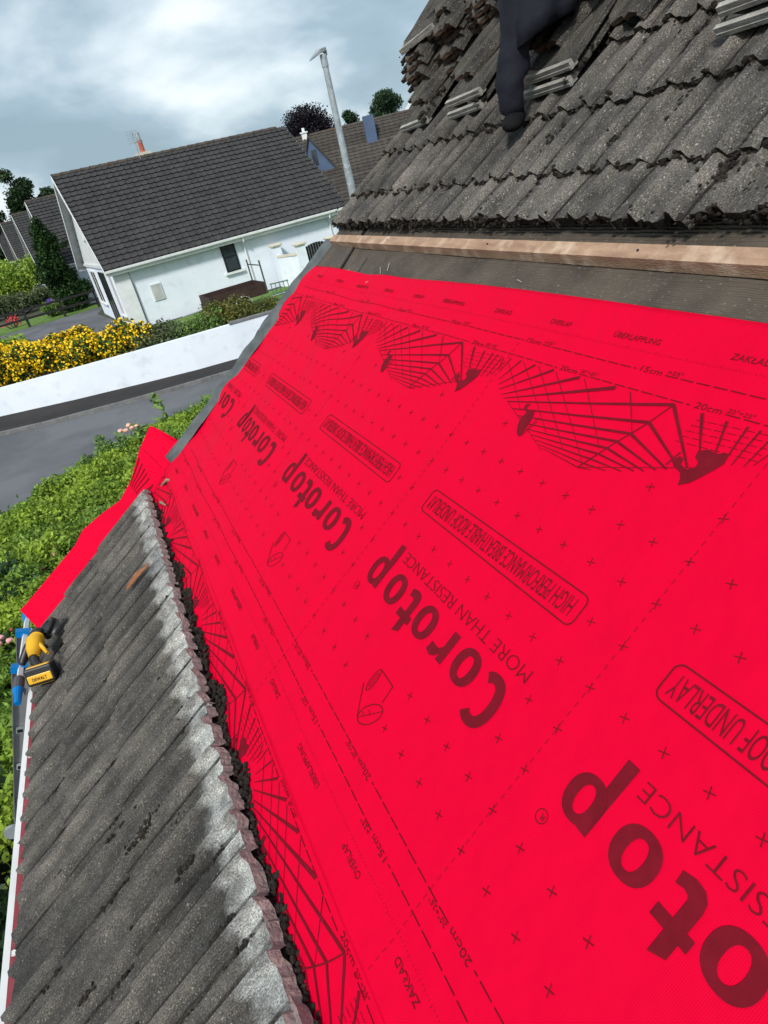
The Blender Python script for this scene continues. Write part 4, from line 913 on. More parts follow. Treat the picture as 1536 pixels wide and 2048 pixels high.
ls_root = empty('roofing_membrane', tuple(rp(-1.1, 1.8)), label='lower strip of red membrane running under the eaves tiles with a flap past the gable', cat='membrane')
def kid(o, root):
    o.parent = root; o.matrix_local = root.matrix_basis.inverted() @ RF; return o
o = kid(grid('sheet', us, vv, None, M_red, None, pf=pf_up), us_root)
sm = o.modifiers.new('s', 'SOLIDIFY'); sm.thickness = .0012; sm.offset = -1
def lo_us(): return np.concatenate([np.linspace(-.60, -1.0, 60), np.linspace(-1.02, -2.08, 40)])
flap_u = [-.600, -.613, -.634, -.663, -.823, -.992, -1.128, -1.285, -1.433, -1.533, -1.784, -2.03, -2.083]
flap_v = [3.975, 3.98, 4.107, 4.224, 4.182, 4.104, 4.084, 4.136, 4.173, 4.156, 4.174, 4.19, 4.20]
flap_z = [.010, .016, .094, .165, .140, .093, .080, .112, .135, .123, .134, .146, .151]
def lo_pf(u, v):
    t = (v+.4)/4.36; e_ = 3.97; v2 = -.4+t*(e_+.4); return (u, v2, z_lo(u, v2))
o = kid(grid('sheet', lo_us(), vv, None, M_red, None, pf=lo_pf), ls_root)
def z_flap(u, t):
    b = z_lo(u, 3.97); zo = float(np.interp(-u, [-a for a in flap_u], flap_z)); return b+(zo-b)*t**1.25+.006*math.sin(u*14+t*5)*math.sin(t*3.14)
fu = np.linspace(-.60, -2.083, 110); fv = np.linspace(0, 1, 26)
def fl_pf(u, t):
    ve = float(np.interp(-u, [-a for a in flap_u], flap_v)); e0 = 3.9701
    uu = u-.10*(1-(-u-.6)/1.82)*t*0
    return (uu, e0+(ve-e0)*t, z_flap(u, t))
o = kid(grid('sheet_flap', fu, fv, None, M_red, None, pf=fl_pf), ls_root)
# red scraps showing in the gutter
gutr = kid(grid('gutter_edge', np.linspace(-2.165, -2.06, 6), np.linspace(.2, 3.7, 90), lambda u, v: -.040-.05*(-2.06-u)/.10+.010*math.sin(v*19)*max(0, fbm(v*4, 2)), M_red, None), ls_root)

# ---------------------------------------------------------------- printing
PER = .905
class Ink:
    def __init__(s, zf, lift=.0016): s.v = []; s.f = []; s.zf = zf; s.lift = lift
    def poly(s, pts):
        n = len(s.v); s.v += [(u, v, s.zf(u, v)+s.lift) for u, v in pts]; s.f.append(tuple(range(n, n+len(pts))))
    def tri(s, pts, faces):
        n = len(s.v); s.v += [(u, v, s.zf(u, v)+s.lift) for u, v in pts]; s.f += [tuple(i+n for i in f) for f in faces]
    def line(s, a, b, w0, w1=None, step=.03):
        w1 = w0 if w1 is None else w1; L_ = math.hypot(b[0]-a[0], b[1]-a[1]); n = max(1, int(L_/step)); dx, dy = (b[0]-a[0])/max(L_, 1e-6), (b[1]-a[1])/max(L_, 1e-6)
        P = []
        for i in range(n+1):
            t = i/n; w = (w0+(w1-w0)*t)/2; c = (a[0]+(b[0]-a[0])*t, a[1]+(b[1]-a[1])*t); P += [(c[0]-dy*w, c[1]+dx*w), (c[0]+dy*w, c[1]-dx*w)]
        s.tri(P, [(2*i, 2*i+1, 2*i+3, 2*i+2) for i in range(n)])
    def pline(s, pts, w, closed=False):
        pts = list(pts)+([pts[0]] if closed else [])
        for a, b in zip(pts[:-1], pts[1:]): s.line(a, b, w)
    def dash(s, a, b, w, d=.036, g=.008):
        L_ = math.hypot(b[0]-a[0], b[1]-a[1]); t = 0
        while t < L_:
            e_ = min(L_, t+d); f = lambda q: (a[0]+(b[0]-a[0])*q/L_, a[1]+(b[1]-a[1])*q/L_); s.line(f(t), f(e_), w); t += d+g
    def build(s, name, root):
        bm = bmesh.new(); vs = [bm.verts.new(p_) for p_ in s.v]
        for f in s.f:
            if len(set(f)) >= 3:
                try: bm.faces.new([vs[i] for i in f])
                except ValueError: pass
        bmesh.ops.triangulate(bm, faces=[f for f in bm.faces if len(f.verts) > 4])
        me = bpy.data.meshes.new(name); bm.to_mesh(me); bm.free(); me.materials.append(M_ink)
        o = bpy.data.objects.new(name, me); COL.objects.link(o); return kid(o, root)
_tc = {}
def text_geo(s, off=0.0):
    if (s, off) in _tc: return _tc[(s, off)]
    c = bpy.data.curves.new('t', 'FONT'); c.body = s; c.size = 1; c.resolution_u = 3; c.offset = off
    o = bpy.data.objects.new('t', c); COL.objects.link(o); bpy.context.view_layer.update()
    me = o.to_mesh(); V = [(v.co.x, v.co.y) for v in me.vertices]; Fs = [tuple(p_.vertices) for p_ in me.polygons]; o.to_mesh_clear(); bpy.data.objects.remove(o); bpy.data.curves.remove(c)
    _tc[(s, off)] = (V, Fs); return V, Fs
CAP = .729
def text(ink, s, u, v, h, length, way, off=0.0):
    """way=-1: letters' up is down-slope and they read towards +v; way=+1: up is up-slope, reads towards -v. (u,v)=start of the baseline"""
    V, Fs = text_geo(s, off); xs = [p_[0] for p_ in V]; x0, x1 = min(xs), max(xs); sxx = length/(x1-x0)
    if way < 0: P = [(u-y*h/CAP, v+(x-x0)*sxx) for x, y in V]
    else: P = [(u+y*h/CAP, v-(x-x0)*sxx) for x, y in V]
    ink.tri(P, Fs)
# heavy rounded word, built stroke by stroke
def sup(cx, cy, rx, ry, a, n=2.25):
    c, s_ = math.cos(a), math.sin(a); return (cx+rx*math.copysign(abs(c)**(2/n), c), cy+ry*math.copysign(abs(s_)**(2/n), s_))
def logo(ink, v0, u0=-.205):
    M_ = lambda x, y: (u0-y, v0+x)
    def band(A, B):
        n = len(A); ink.tri([M_(*p_) for p_ in A+B], [(i, i+1, n+i+1, n+i) for i in range(n-1)])
    def ring(cx, cy, rx, ry, ix, iy, a0=0, a1=2*math.pi, n=48):
        an = [a0+(a1-a0)*i/n for i in range(n+1)]; band([sup(cx, cy, rx, ry, a) for a in an], [sup(cx, cy, ix, iy, a) for a in an])
    def bar(pts): ink.poly([M_(*p_) for p_ in pts])
    # C
    ring(.050, .059, .049, .063, .0215, .040, rad(52), rad(308))
    for cx in (.145, .345, .527): ring(cx, .040, .0425, .044, .0165, .0275)
    # r
    bar([(.212, 0), (.238, 0), (.238, .045), (.238, .081), (.214, .081)]); bar([(.238, .045), (.251, .058), (.282, .056), (.285, .080), (.264, .085), (.250, .079), (.238, .066)])
    # t
    bar([(.408, .024), (.434, .027), (.434, .120), (.408, .108)]); bar([(.394, .060), (.408, .060), (.408, .081), (.394, .081)]); bar([(.434, .060), (.462, .060), (.462, .081), (.434, .081)])
    bar([(.408, .024), (.411, .010), (.422, -.001), (.440, -.004), (.462, .001), (.460, .022), (.446, .019), (.437, .022), (.434, .027)])
    # p
    bar([(.602, -.062), (.628, -.062), (.628, .082), (.605, .083)]); ring(.646, .040, .040, .044, .0155, .0275)
def rbox(ink, u0, u1, v0, v1, r, w):
    P = []
    for (cu, cv, a0) in ((u1-r, v1-r, 0), (u0+r, v1-r, 90), (u0+r, v0+r, 180), (u1-r, v0+r, 270)):
        for k in range(6): a = rad(a0+18*k); P.append((cu+r*math.cos(a), cv+r*math.sin(a)))
    ink.pline(P, w, True)
A1 = [(.319, .898), (.331, .880), (.347, .868), (.372, .853), (.392, .843), (.410, .846), (.414, .858), (.407, .868), (.409, .895), (.399, .912), (.386, .908), (.377, .893), (.366, .892), (.355, .905), (.361, .925), (.374, .928), (.377, .940), (.362, .950), (.352, .935), (.345, .913), (.332, .903)]
B1 = [(.276, 1.410), (.283, 1.400), (.300, 1.405), (.325, 1.408), (.345, 1.415), (.360, 1.424), (.352, 1.436), (.356, 1.459), (.370, 1.453), (.366, 1.470), (.352, 1.468), (.343, 1.446), (.322, 1.452), (.300, 1.440), (.283, 1.425)]
def fan(ink, du, dv, flip=1, extra=True):
    T = lambda p_: (p_[0]+du, p_[1]+dv)
    ap = [(.480, 1.043), (.425, 1.068), (.387, 1.091), (.359, 1.110), (.336, 1.122), (.316, 1.133), (.298, 1.143), (.282, 1.151), (.268, 1.159)]
    lf = [(.353, 1.548), (.340, 1.508), (.327, 1.469), (.314, 1.430), (.303, 1.400), (.294, 1.372), (.286, 1.347), (.279, 1.325), (.274, 1.300)]
    rt = [(.360, .907), (.356, .930), (.341, .946), (.331, .968), (.319, .991), (.311, 1.013), (.300, 1.042), (.287, 1.080), (.275, 1.118)]
    for i, (a, l, r) in enumerate(zip(ap, lf, rt)):
        w = .0085*(1-i*.085); ink.line(T(a), T(l), w, w*.35); ink.line(T(a), T(r), w, w*.55)
    ink.pline([T(a) for a in ap], .0035)
    st = [(.433, 1.679), (.424, 1.668), (.405, 1.647), (.391, 1.632), (.378, 1.617), (.366, 1.592), (.358, 1.572)]
    en = [(.470, 1.692), (.478, 1.659), (.479, 1.611), (.479, 1.544), (.481, 1.463), (.481, 1.357), (.481, 1.225)]
    for i, (a, b) in enumerate(zip(st, en)): ink.line(T(a), T(b), .0022, .0035+.0013*i)
    for a, b in [((.477, 1.451), (.283, 1.158)), ((.480, 1.338), (.329, 1.141)), ((.481, 1.176), (.390, 1.090)), ((.479, 1.53), (.29, 1.235)), ((.478, 1.60), (.315, 1.33)), ((.46, 1.655), (.345, 1.475))]:
        ink.line(T(a), T(b), .0035 if a[1] < 1.2 else .0022, .0014)
    ink.line(T((.353, 1.548)), T((.268, 1.30)), .0016); ink.line(T((.268, 1.159)), T((.365, .89)), .0014)
    ra = [((.397, .906), (.479, .965)), ((.408, .876), (.476, .901)), ((.388, .846), (.477, .853)), ((.394, .829), (.477, .825)), ((.399, .805), (.470, .796)), ((.408, .790), (.462, .770))]
    for i, (a, b) in enumerate(ra): ink.line(T(a), T(b), .0035-.0003*i, .0085-.0012*i)
    for k in range(5): u = .405+k*.014; ink.dash(T((u, .975-k*.002)), T((u+.012, .79)), .0011, .022, .006)
    ink.poly([T(q) for q in A1]); ink.poly([T(q) for q in B1])
    ink.line(T((.385, .945)), T((.350, .955)), .004); ink.line(T((.29, 1.40)), T((.335, 1.385)), .002); ink.line(T((.305, 1.40)), T((.345, 1.39)), .002)
def icon(ink, dv):
    T = lambda u, v: (u, v+dv); w = .0028
    def ell(c, a, b, n=26, w=.0028):  # ellipse between end points a,b with width c
        cx, cy = (a[0]+b[0])/2, (a[1]+b[1])/2; L_ = math.hypot(b[0]-a[0], b[1]-a[1])/2; t = math.atan2(b[1]-a[1], b[0]-a[0]); P = []
        for k in range(n): q = 2*math.pi*k/n; x, y = L_*math.cos(q), c*math.sin(q); P.append(T(cx+x*math.cos(t)-y*math.sin(t), cy+x*math.sin(t)+y*math.cos(t)))
        ink.pline(P, w, True)
    ell(.024, (-.533, 1.234), (-.467, 1.172)); ell(.011, (-.409, 1.269), (-.473, 1.269)); ell(.004, (-.42, 1.269), (-.462, 1.269), w=.0018)
    ink.line(T(-.468, 1.294), T(-.533, 1.236), w); ink.line(T(-.409, 1.269), T(-.410, 1.197), w); ink.line(T(-.410, 1.197), T(-.456, 1.192), w)
    ink.line(T(-.533, 1.234), T(-.467, 1.172), .0022); ink.line(T(-.512, 1.232), T(-.518, 1.218), .0018); ink.line(T(-.495, 1.215), T(-.502, 1.200), .0018)
def edge_marks(ink, ue, way, vA, vB, vph=0.0):
    """overlap lines printed along a sheet edge at u=ue; way=+1 top edge (measured downwards), -1 bottom edge"""
    U_ = lambda d: ue-way*d
    words = [('OVERLAP', 1.611, .092), ('ÜBERLAPPUNG', 1.351, .156), ('ZAKŁAD', .997, .094)] if way > 0 else [('OVERLAP', .920, .092), ('ZAKŁAD', .649, .092), ('ÜBERLAPPUNG', 1.188, .156)]
    k0 = int((vA-2)/PER)-1
    for k in range(-3, 6):
        for wd, v, L_ in words:
            v_ = v+vph+k*PER
            if vA < v_ < vB: text(ink, wd, U_(.085 if way > 0 else .088), v_, .0165, L_, way)
    v = vA
    i = 0
    while v < vB-.01:
        h = .015 if i % 10 == 0 else .011 if i % 5 == 0 else .006; ink.line((U_(.109), v), (U_(.109)+h*.5*way-.0, v), .0012); i += 1; v += .0093
    P2 = PER/2
    for k in range(-6, 12):
        s15 = (1.196 if way > 0 else .895)+vph+k*P2; s20 = ((.994 if way > 0 else .620)+vph+k*P2); d15, d20 = (.153, .205) if way > 0 else (.157, .213)
        g = -1 if way > 0 else 1
        for s_, d, big, sm_, L1, gap, L2 in ((s15, d15, '15cm', '>25°', .066, .078, .044), (s20, d20, '20cm', '20°÷25°', .068, .078, .062)):
            if vA+.15 < s_ < vB-.12:
                text(ink, big, U_(d+.004*way) if way > 0 else U_(d)+.004, s_, .0155, L1, way); text(ink, sm_, U_(d)+.004*way, s_+g*gap, .0105, L2, way)
            a, b = s_+g*gap, s_+g*(P2-.012); a_, b_ = max(vA, min(vB, a)), max(vA, min(vB, b))
            if abs(a_-b_) > .02: ink.dash((U_(d)-.0005, a_), (U_(d)-.0005, b_), .0024)
ink = Ink(z_up); cr_ = Ink(z_up); fn = Ink(z_up)
VA, VB = -.3, 3.90
for k in range(-1, 4):
    dv = k*PER
    if .8+dv > 3.6: continue
    if .9+dv+.66 < 3.9: logo(ink, .903+dv)
    if .9+dv+.66 < 3.9:
        text(ink, 'MORE THAN RESISTANCE', -.147, .892+dv, .034, .592, -1, -.013)
        text(ink, 'HIGH PERFORMANCE BREATHABLE ROOF UNDERLAY', .023, .915+dv, .046, .640, -1, -.002); rbox(ink, -.034, .038, .893+dv, 1.570+dv, .017, .0035)
        ink.pline([(-.322+.0125*math.cos(a), 1.590+dv+.0125*math.sin(a)) for a in np.linspace(0, 6.28, 20)], .0018); text(ink, 'R', -.317, 1.583+dv, .011, .010, -1)
        icon(ink, dv)
# partly cut word at the verge
part = Ink(z_up); logo(part, .903+3*PER); text(part, 'MORE THAN RESISTANCE', -.147, .892+3*PER, .034, .592, -1, -.013); rbox(part, -.034, .038, .893+3*PER, 1.570+3*PER, .017, .0035); text(part, 'HIGH PERFORMANCE BREATHABLE ROOF UNDERLAY', .023, .915+3*PER, .046, .640, -1, -.002)
cut = [f for f in part.f if all(part.v[i][1] < 3.90 for i in f)]; n0 = len(ink.v); ink.v += part.v; ink.f += [tuple(i+n0 for i in f) for f in cut]
icon(ink, -.905*0) if False else None
edge_marks(ink, .695, 1, VA, VB); edge_marks(ink, UE, -1, VA, VB)
ink.build('printed_lettering', us_root)
for k in range(-1, 4):
    dv = k*PER; before = len(fn.f); nv0 = len(fn.v); fan(fn, 0, dv)
    fn.f = fn.f[:before]+[f for f in fn.f[before:] if all(fn.v[i][1] < 3.90 and fn.v[i][1] > -.38 for i in f)]
fn.build('printed_fans', us_root)
for k in range(-12, 36):
    v = .769+k*.0905; ph = (v-.769) % PER
    for r in range(9):
        u = .294-.0975*r
        if not (-.3 < v < 3.85): continue
        if r == 0 and not (.13 < ph < .22 or .68 < ph < .80 or ph < .03): continue
        if r == 3 and .10 < ph < .82: continue
        if r in (5, 6) and .10 < ph < .85: continue
        if r == 4 and u < -.15: continue
        if r in (7,) and .38 < ph < .55: continue
        if r == 8 and .38 < ph < .55: continue
        s_ = .0095; cr_.line((u-s_, v-s_*.35), (u+s_, v+s_*.35), .0020); cr_.line((u-s_*.35, v+s_), (u+s_*.35, v-s_), .0020)
for k in range(-1, 4):
    v = .770+k*PER
    if v < 3.85:
        t = .53
        while t > -.78: 
            cr_.line((t, v), (t-.012, v), .0014); t -= .022
cr_.build('printed_crosses', us_root)
# lower sheet printing (same pattern, shifted)
f2 = Ink(z_lo); DU = -1.300
for k in range(-2, 5):
    before = len(f2.f); fan(f2, DU, k*PER-.205)
    f2.f = f2.f[:before]+[f for f in f2.f[before:] if all(-.38 < f2.v[i][1] < 3.95 and f2.v[i][0] > -1.15 and f2.v[i][0] < -.80 for i in f)]
i2 = Ink(z_lo)
P2 = PER/2
for k in range(-4, 9):
    s_ = .870+k*P2
    if -.2 < s_ < 3.85:
        text(i2, '20cm', -.813, s_, .0155, .068, 1); text(i2, '20°÷25°', -.812, s_-.078, .0105, .062, 1)
    a, b = max(-.3, s_-P2+.012), min(3.9, s_-.078)
    if b-a > .02: i2.dash((-.8155, a), (-.8155, b), .0024)
f2.build('printed_fans', ls_root); i2.build('printed_lettering', ls_root)
# printing on the flap: a few rays of the next fan
f3 = Ink(lambda u, v: 0, .004)
def zf3(u, v):
    ve = float(np.interp(-u, [-a for a in flap_u], flap_v)); t = max(0, min(1, (v-3.9701)/(ve-3.9701))); return (z_flap(u, t) if v > 3.97 else z_lo(u, v))
f3.zf = zf3
for i in range(9):
    a0 = 4.62-i*.075; f3.line((-1.02-.004*i, 4.085-.012*i), (-.86-.012*i, 4.15-.03*i if i < 5 else 3.99), .003, .007, step=.01)
f3.dash((-.805, 3.99), (-.805, 4.17), .0024)
f3.build('printed_fans', ls_root)

# ================================================================ CORDLESS TOOL
tl = bpy.data.objects.new('cordless_tool', None); link(tl); tag(tl, 'yellow and black cordless power tool resting on the lower tiles beside the gutter', 'power tool')
TR = RF @ Matrix.Translation((-1.85, 3.35, .055)); tl.matrix_basis = TR
# battery: chunky box, long axis tilted
def obox(mb, c, ax, ay, az, hx, hy, hz, taper=1.0, mi=0):
    c = Vector(c); ax, ay, az = Vector(ax).normalized(), Vector(ay).normalized(), Vector(az).normalized(); V = []
    for sz in (-1, 1):
        k = taper if sz > 0 else 1
        for sx_, sy_ in ((-1, -1), (1, -1), (1, 1), (-1, 1)): V.append(c+ax*sx_*hx*k+ay*sy_*hy*k+az*sz*hz)
    mb.add(V, [(0, 3, 2, 1), (4, 5, 6, 7), (0, 1, 5, 4), (1, 2, 6, 5), (2, 3, 7, 6), (3, 0, 4, 7)], mi)
bx_ = Vector((.80, -.25, -.52)).normalized(); bz_ = Vector((.0, -.92, .42)).normalized(); by_ = bz_.cross(bx_).normalized(); bz_ = bx_.cross(by_).normalized()
bc = Vector((-.005, -.145, .052))
p = MB(); obox(p, bc, bx_, by_, bz_, .072, .047, .030); bat = bevel(p.build('battery', M_blackpl, tl), .012, 3)
p = MB(); obox(p, bc+bz_*.008, bx_, by_, bz_, .060, .0495, .014); obox(p, bc+bz_*.027-by_*.012, bx_, by_, bz_, .062, .022, .006); bevel(p.build('battery_trim', M_yellow, bat), .006, 2)
p = MB(); obox(p, bc-bz_*.034, bx_, by_, bz_, .058, .040, .010); bevel(p.build('foot', M_yellow, tl), .006, 2)
V, Fs = text_geo('DEWALT', .02); xs = [q[0] for q in V]; L_ = max(xs)-min(xs)
lp = [bc-by_*.0503+bx_*((x-min(xs))/L_-.5)*.075+bz_*(.003+(y)*.018) for x, y in V]; mesh('battery_lettering', lp, Fs, M_blackpl, bat)
mesh('battery_lettering', [bc+bz_*.0342+bx_*((x-min(xs))/L_-.5)*.075+by_*(-.022+y*.024) for x, y in V], Fs, M_blackpl, bat)
# handle, body, head
p = MB(); p.tube([bc-bz_*.035, (-.01, -.06, .085), (.0, -.02, .10)], [.024, .021, .023], 12); bevel(p.build('handle', M_blackpl, tl, smooth=True), .003)
p = MB(); p.tube([(.0, -.035, .098), (.015, .02, .11), (.03, .07, .115), (.035, .10, .11)], [.026, .040, .045, .036], 16); p.tube([(.055, -.05, .06), (.05, .02, .10)], [.008, .012], 8); p.build('body', M_yellow, tl, smooth=True)
p = MB(); p.tube([(.035, .10, .11), (.035, .125, .11)], [.037, .040], 16); p.tube([(.035, .125, .11), (.03, .165, .115)], [.040, .026], 16); p.build('gear_head', M_blackpl, tl, smooth=True)
p = MB(); p.tube([(.035, .128, .115), (.03, .15, .135)], .020, 12); p.tube([(-.01, .135, .12), (-.05, .13, .115)], .012, 10); p.build('metal_collar', M_steel, tl, smooth=True)
p = MB(); p.tube([(-.035, .13, .118), (-.06, .12, .11), (-.11, .09, .10), (-.13, .08, .095)], [.018, .023, .022, .016], 12); p.build('side_handle', M_blackpl, tl, smooth=True)
p = MB()
pts = [(.05+.075*math.cos(a), .15+.055*math.sin(a), .085) for a in np.linspace(-1.2, 2.2, 12)]
p.tube(pts, .014, 8); p.tube([(.08, .16, .05), (.08, .16, .09)], [.06, .055], 20); p.build('guard', M_blackpl, tl, smooth=True)
p = MB(); p.tube([(.045, .0, .075), (.05, .02, .06), (.04, .045, .07)], .007, 8); p.build('trigger', M_blackpl, tl, smooth=True)

# ================================================================ LADDER
ld = empty('ladder', (-2.25, 3.95, 0), label='grey aluminium extension ladder with blue end caps leaning at the eaves', cat='ladder')
lt = Vector((-1.2, 0, 2.42)); lb = lt+(Vector((-1.75, 0, 1.16))-lt)*1.95; ldir = (lb-lt).normalized(); lw = Vector((ldir.z, 0, -ldir.x))
if lw.x < 0: lw = -lw
L0 = Vector((2.25, -3.95, 0)); Ln = (lb-lt).length
for y, nm, t0 in ((3.80, 'stile', 0), (4.17, 'stile', -.02)):
    p = MB(); c = lt+ldir*(Ln/2+t0)+Vector((0, y, 0))+L0
    obox(p, c+Vector((0, .013, 0)), lw, (0, 1, 0), ldir, .036, .002, Ln/2); obox(p, c+lw*.038, lw, (0, 1, 0), ldir, .002, .015, Ln/2); obox(p, c-lw*.038, lw, (0, 1, 0), ldir, .002, .015, Ln/2)
    st = p.build(nm, M_alu, ld)
    p = MB(); obox(p, lt+ldir*(t0-.0)+Vector((0, y, 0))+L0, lw, (0, 1, 0), ldir, .043, .020, .022); p.build('end_cap', M_bluepl, st)
for k in range(7):
    t = .16+k*.27; c = lt+ldir*t+Vector((0, 3.985, 0))+L0
    p = MB(); obox(p, c, lw, (0, 1, 0), ldir, .017, .18, .014); p.build('rung', M_alu, ld)
    p = MB(); c2 = lt+ldir*t+Vector((0, 3.80, 0))+L0; obox(p, c2-Vector((0, .004, 0)), lw, (0, 1, 0), ldir, .021, .010, .017); rr = p.build('rung_end', M_galv, ld)
    p = MB(); obox(p, c2-Vector((0, .0155, 0)), lw, (0, 1, 0), ldir, .015, .001, .011); p.build('rung_hole', M_black, rr)
p = MB(); c = Vector((-1.215, 0, 2.50)) ; p.tube([Vector((-1.185, 4.43, 2.425))+L0, Vector((-1.19, 3.66, 2.425))+L0], .017, 4); p.build('stabiliser_bar', M_whitetrim, ld)
for y, s_ in ((4.46, 1), (3.62, -1)):
    p = MB(); p.tube([Vector((-1.19, y-.05, 2.425))+L0, Vector((-1.19, y+.05, 2.425))+L0], .030, 12); o = p.build('bar_sleeve', M_greypl, ld)
    yy = y-.05; p = MB(); p.tube([Vector((-1.19, yy, 2.425))+L0, Vector((-1.19, yy-.045, 2.42))+L0, Vector((-1.195, yy-.10, 2.405))+L0], [.030, .022, .018], 12); p.build('bar_tip', M_bluepl, o)
wc = lt+ldir*1.15+Vector((-.05, 3.76, 0))+L0; p = MB(); p.tube([wc+Vector((0, -.012, 0)), wc+Vector((0, .012, 0))], .048, 20); p.build('pulley_wheel', M_galv, ld)
p = MB()
for k in range(9):
    a = k*.7; p.tube([(-1.95+.05*math.sin(a), 2.85+.10*math.cos(a), 1.95-.05*k), (-1.98+.04*math.cos(a), 2.75+.08*math.sin(a*1.7), 1.80-.06*k), (-1.93, 2.9+.06*math.sin(a), 1.62-.05*k)], .010, 6)
o = p.build('orange_rope', M_orange); tag(o, 'coil of orange rope hanging by the ladder at the left edge', 'rope')

# ================================================================ CROUCHING WORKER
def skin_obj(name, joints, edges, m, parent=None, sub=2, root=0):
    me = bpy.data.meshes.new(name); me.from_pydata([j[:3] for j in joints], edges, []); o = bpy.data.objects.new(name, me); COL.objects.link(o)
    o.modifiers.new('skin', 'SKIN'); ss = me.skin_vertices[0].data
    for i, j in enumerate(joints): ss[i].radius = (j[3], j[4] if len(j) > 4 else j[3]); ss[i].use_root = (i == root)
    s_ = o.modifiers.new('sub', 'SUBSURF'); s_.levels = s_.render_levels = sub
    bpy.context.view_layer.update(); dg = bpy.context.evaluated_depsgraph_get(); e = bpy.data.meshes.new_from_object(o.evaluated_get(dg))
    bpy.data.objects.remove(o); e.name = name; e.materials.clear(); e.materials.append(m)
    e.polygons.foreach_set('use_smooth', [True]*len(e.polygons)); e.polygons.foreach_set('material_index', [0]*len(e.polygons))
    o = bpy.data.objects.new(name, e); link(o, parent); return o
F0 = rp(1.36, 2.535, .075); 
def W(x, y, z): return Vector((x, y, z))
pelvis = W(.36, .03, .40); rk = W(.10, -.02, .50); ra = W(.0, 0, .07); lk = W(.42, -.34, .62); la = W(.42, -.22, .30)
chest = W(.33, .04, .86); neck = W(.30, .03, 1.02); head = W(.27, .03, 1.13); rsh = W(.30, .22, .93); lsh = W(.32, -.17, .93)
rel = W(.22, .34, .80); rha = W(.30, .44, .62); lel = W(.30, -.36, .80); lha = W(.42, -.44, .66)
def J(p_, r, r2=None): return (p_.x, p_.y, p_.z, r, r2 or r)
body = skin_obj('person', [J(pelvis, .10), J((pelvis+chest)/2, .10), J(chest, .11), J(neck, .05), J(head, .075), J(head+W(-.01, 0, .09), .07), J(rsh, .05), J(rel, .038), J(rha, .026), J(lsh, .05), J(lel, .038), J(lha, .026),
    J(rk, .06), J(ra, .04), J(lk, .06), J(la, .04)], [(0, 1), (1, 2), (2, 3), (3, 4), (4, 5), (2, 6), (6, 7), (7, 8), (2, 9), (9, 10), (10, 11), (0, 12), (12, 13), (0, 14), (14, 15)], M_skin)
body.location = F0; tag(body, 'crouching worker in dark navy trousers and jacket on the tiles', 'person')
skin_obj('trousers', [J(pelvis, .135), J(pelvis*.5+rk*.5, .095), J(rk, .078), J(rk*.45+ra*.55, .060), J(ra+W(0, 0, .07), .052, .050), J(ra+W(0, 0, -.035), .062, .052), J(pelvis*.5+lk*.5, .095), J(lk, .08), J(la+W(0, 0, .05), .060), J(la, .060)],
    [(0, 1), (1, 2), (2, 3), (3, 4), (4, 5), (0, 6), (6, 7), (7, 8), (8, 9)], M_cloth, body)
skin_obj('jacket', [J(W(.22, .0, .46), .15, .13), J(pelvis+W(-.07, .0, .14), .18, .17), J((pelvis+chest)/2+W(-.02, 0, .05), .18, .17), J(chest, .17, .14), J(neck+W(0, 0, -.02), .075), J(rsh, .085), J(rel, .065), J(rha*.8+rel*.2, .045), J(lsh, .085), J(lel, .065), J(lha*.8+lel*.2, .045)],
    [(0, 1), (1, 2), (2, 3), (3, 4), (3, 5), (5, 6), (6, 7), (3, 8), (8, 9), (9, 10)], M_cloth, body, root=2)
skin_obj('hair', [J(head+W(.03, 0, .06), .085), J(head+W(.0, 0, .10), .085), J(head+W(.04, 0, 0), .06)], [(0, 1), (0, 2)], M_hair, body)
for an_ in (ra, la):
    skin_obj('boot', [J(an_+W(.03, .02, -.02), .042), J(an_+W(.0, .0, -.045), .044, .034), J(an_+W(-.05, -.06, -.055), .042, .026), J(an_+W(-.07, -.10, -.06), .034, .020)], [(0, 1), (1, 2), (2, 3)], M_boot, body, root=1)
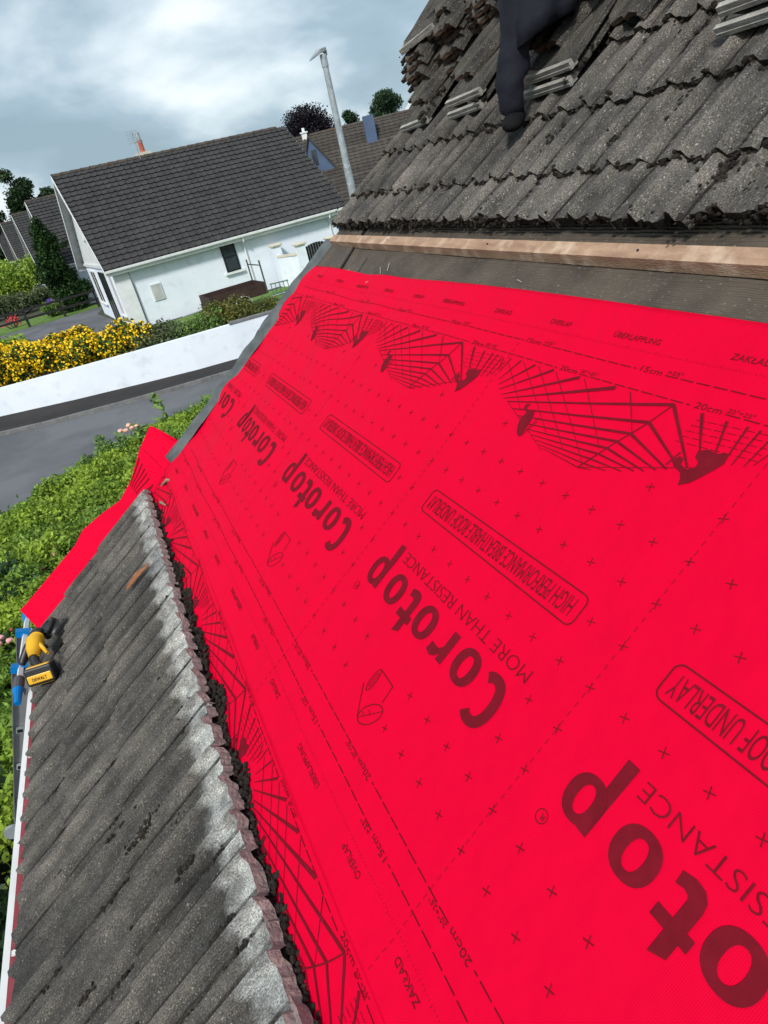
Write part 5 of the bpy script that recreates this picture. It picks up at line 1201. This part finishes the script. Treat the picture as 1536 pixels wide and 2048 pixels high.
for hp in (rha, lha):
    d_ = (hp-(rel if hp is rha else lel)).normalized()
    pa = hp+d_*.05; js = [J(hp, .022), J(pa, .030, .016)]; es = [(0, 1)]
    for k in range(4):
        off_ = W(0, 1, 0)*(k-1.5)*.017; b_ = len(js); js += [J(pa+off_+d_*.035, .0085), J(pa+off_+d_*(.06-.004*abs(k-1)), .008), J(pa+off_+d_*(.075)+W(0, 0, -.012), .007)]; es += [(1, b_), (b_, b_+1), (b_+1, b_+2)]
    b_ = len(js); js += [J(hp+W(.0, .03, 0)+d_*.03, .010), J(hp+W(-.01, .045, 0)+d_*.055, .009)]; es += [(0, b_), (b_, b_+1)]
    skin_obj('hand', js, es, M_skin, body)
# pocket zip pull and cord on the jacket
p = MB(); p.tube([(.045, -.09, .47), (.047, -.094, .43)], .0035, 6); p.build('zip_pull', M_whitetrim, body)

# hanging skirt of the jacket: open loft with folds, thickness by solidify
rings = []
nsg = 48
for (c, ax_, ay_, til, f_) in [(W(.145, -.01, .275), .145, .130, .42, .014), (W(.155, -.01, .33), .150, .135, .30, .011), (W(.18, .0, .40), .160, .145, .15, .008), (W(.22, .02, .50), .185, .175, 0, .004), (W(.29, .03, .62), .18, .18, 0, .002)]:
    R_ = []
    for k in range(nsg):
        a = 2*math.pi*k/nsg; fo = 1+f_/.16*(math.sin(a*5+1)+.6*math.sin(a*9))
        x_, y_ = ax_*math.cos(a)*fo, ay_*math.sin(a)*fo; R_.append(c+W(x_, y_, til*(x_*.55-y_*.55)+.01*math.sin(a*3)*til))
    rings.append(R_)
V = [q for R_ in rings for q in R_]; Fs = [(i*nsg+k, i*nsg+(k+1) % nsg, (i+1)*nsg+(k+1) % nsg, (i+1)*nsg+k) for i in range(len(rings)-1) for k in range(nsg)]
o = mesh('jacket_skirt', V, Fs, M_cloth, body, True); sm = o.modifiers.new('s', 'SOLIDIFY'); sm.thickness = .004
# crumple the trousers
tr_ = [c for c in body.children if c.name.startswith('trousers')][0]
dx = bpy.data.textures.new('folds', 'CLOUDS'); dx.noise_scale = .07
dm_ = tr_.modifiers.new('folds', 'DISPLACE'); dm_.texture = dx; dm_.strength = .045; dm_.mid_level = .5
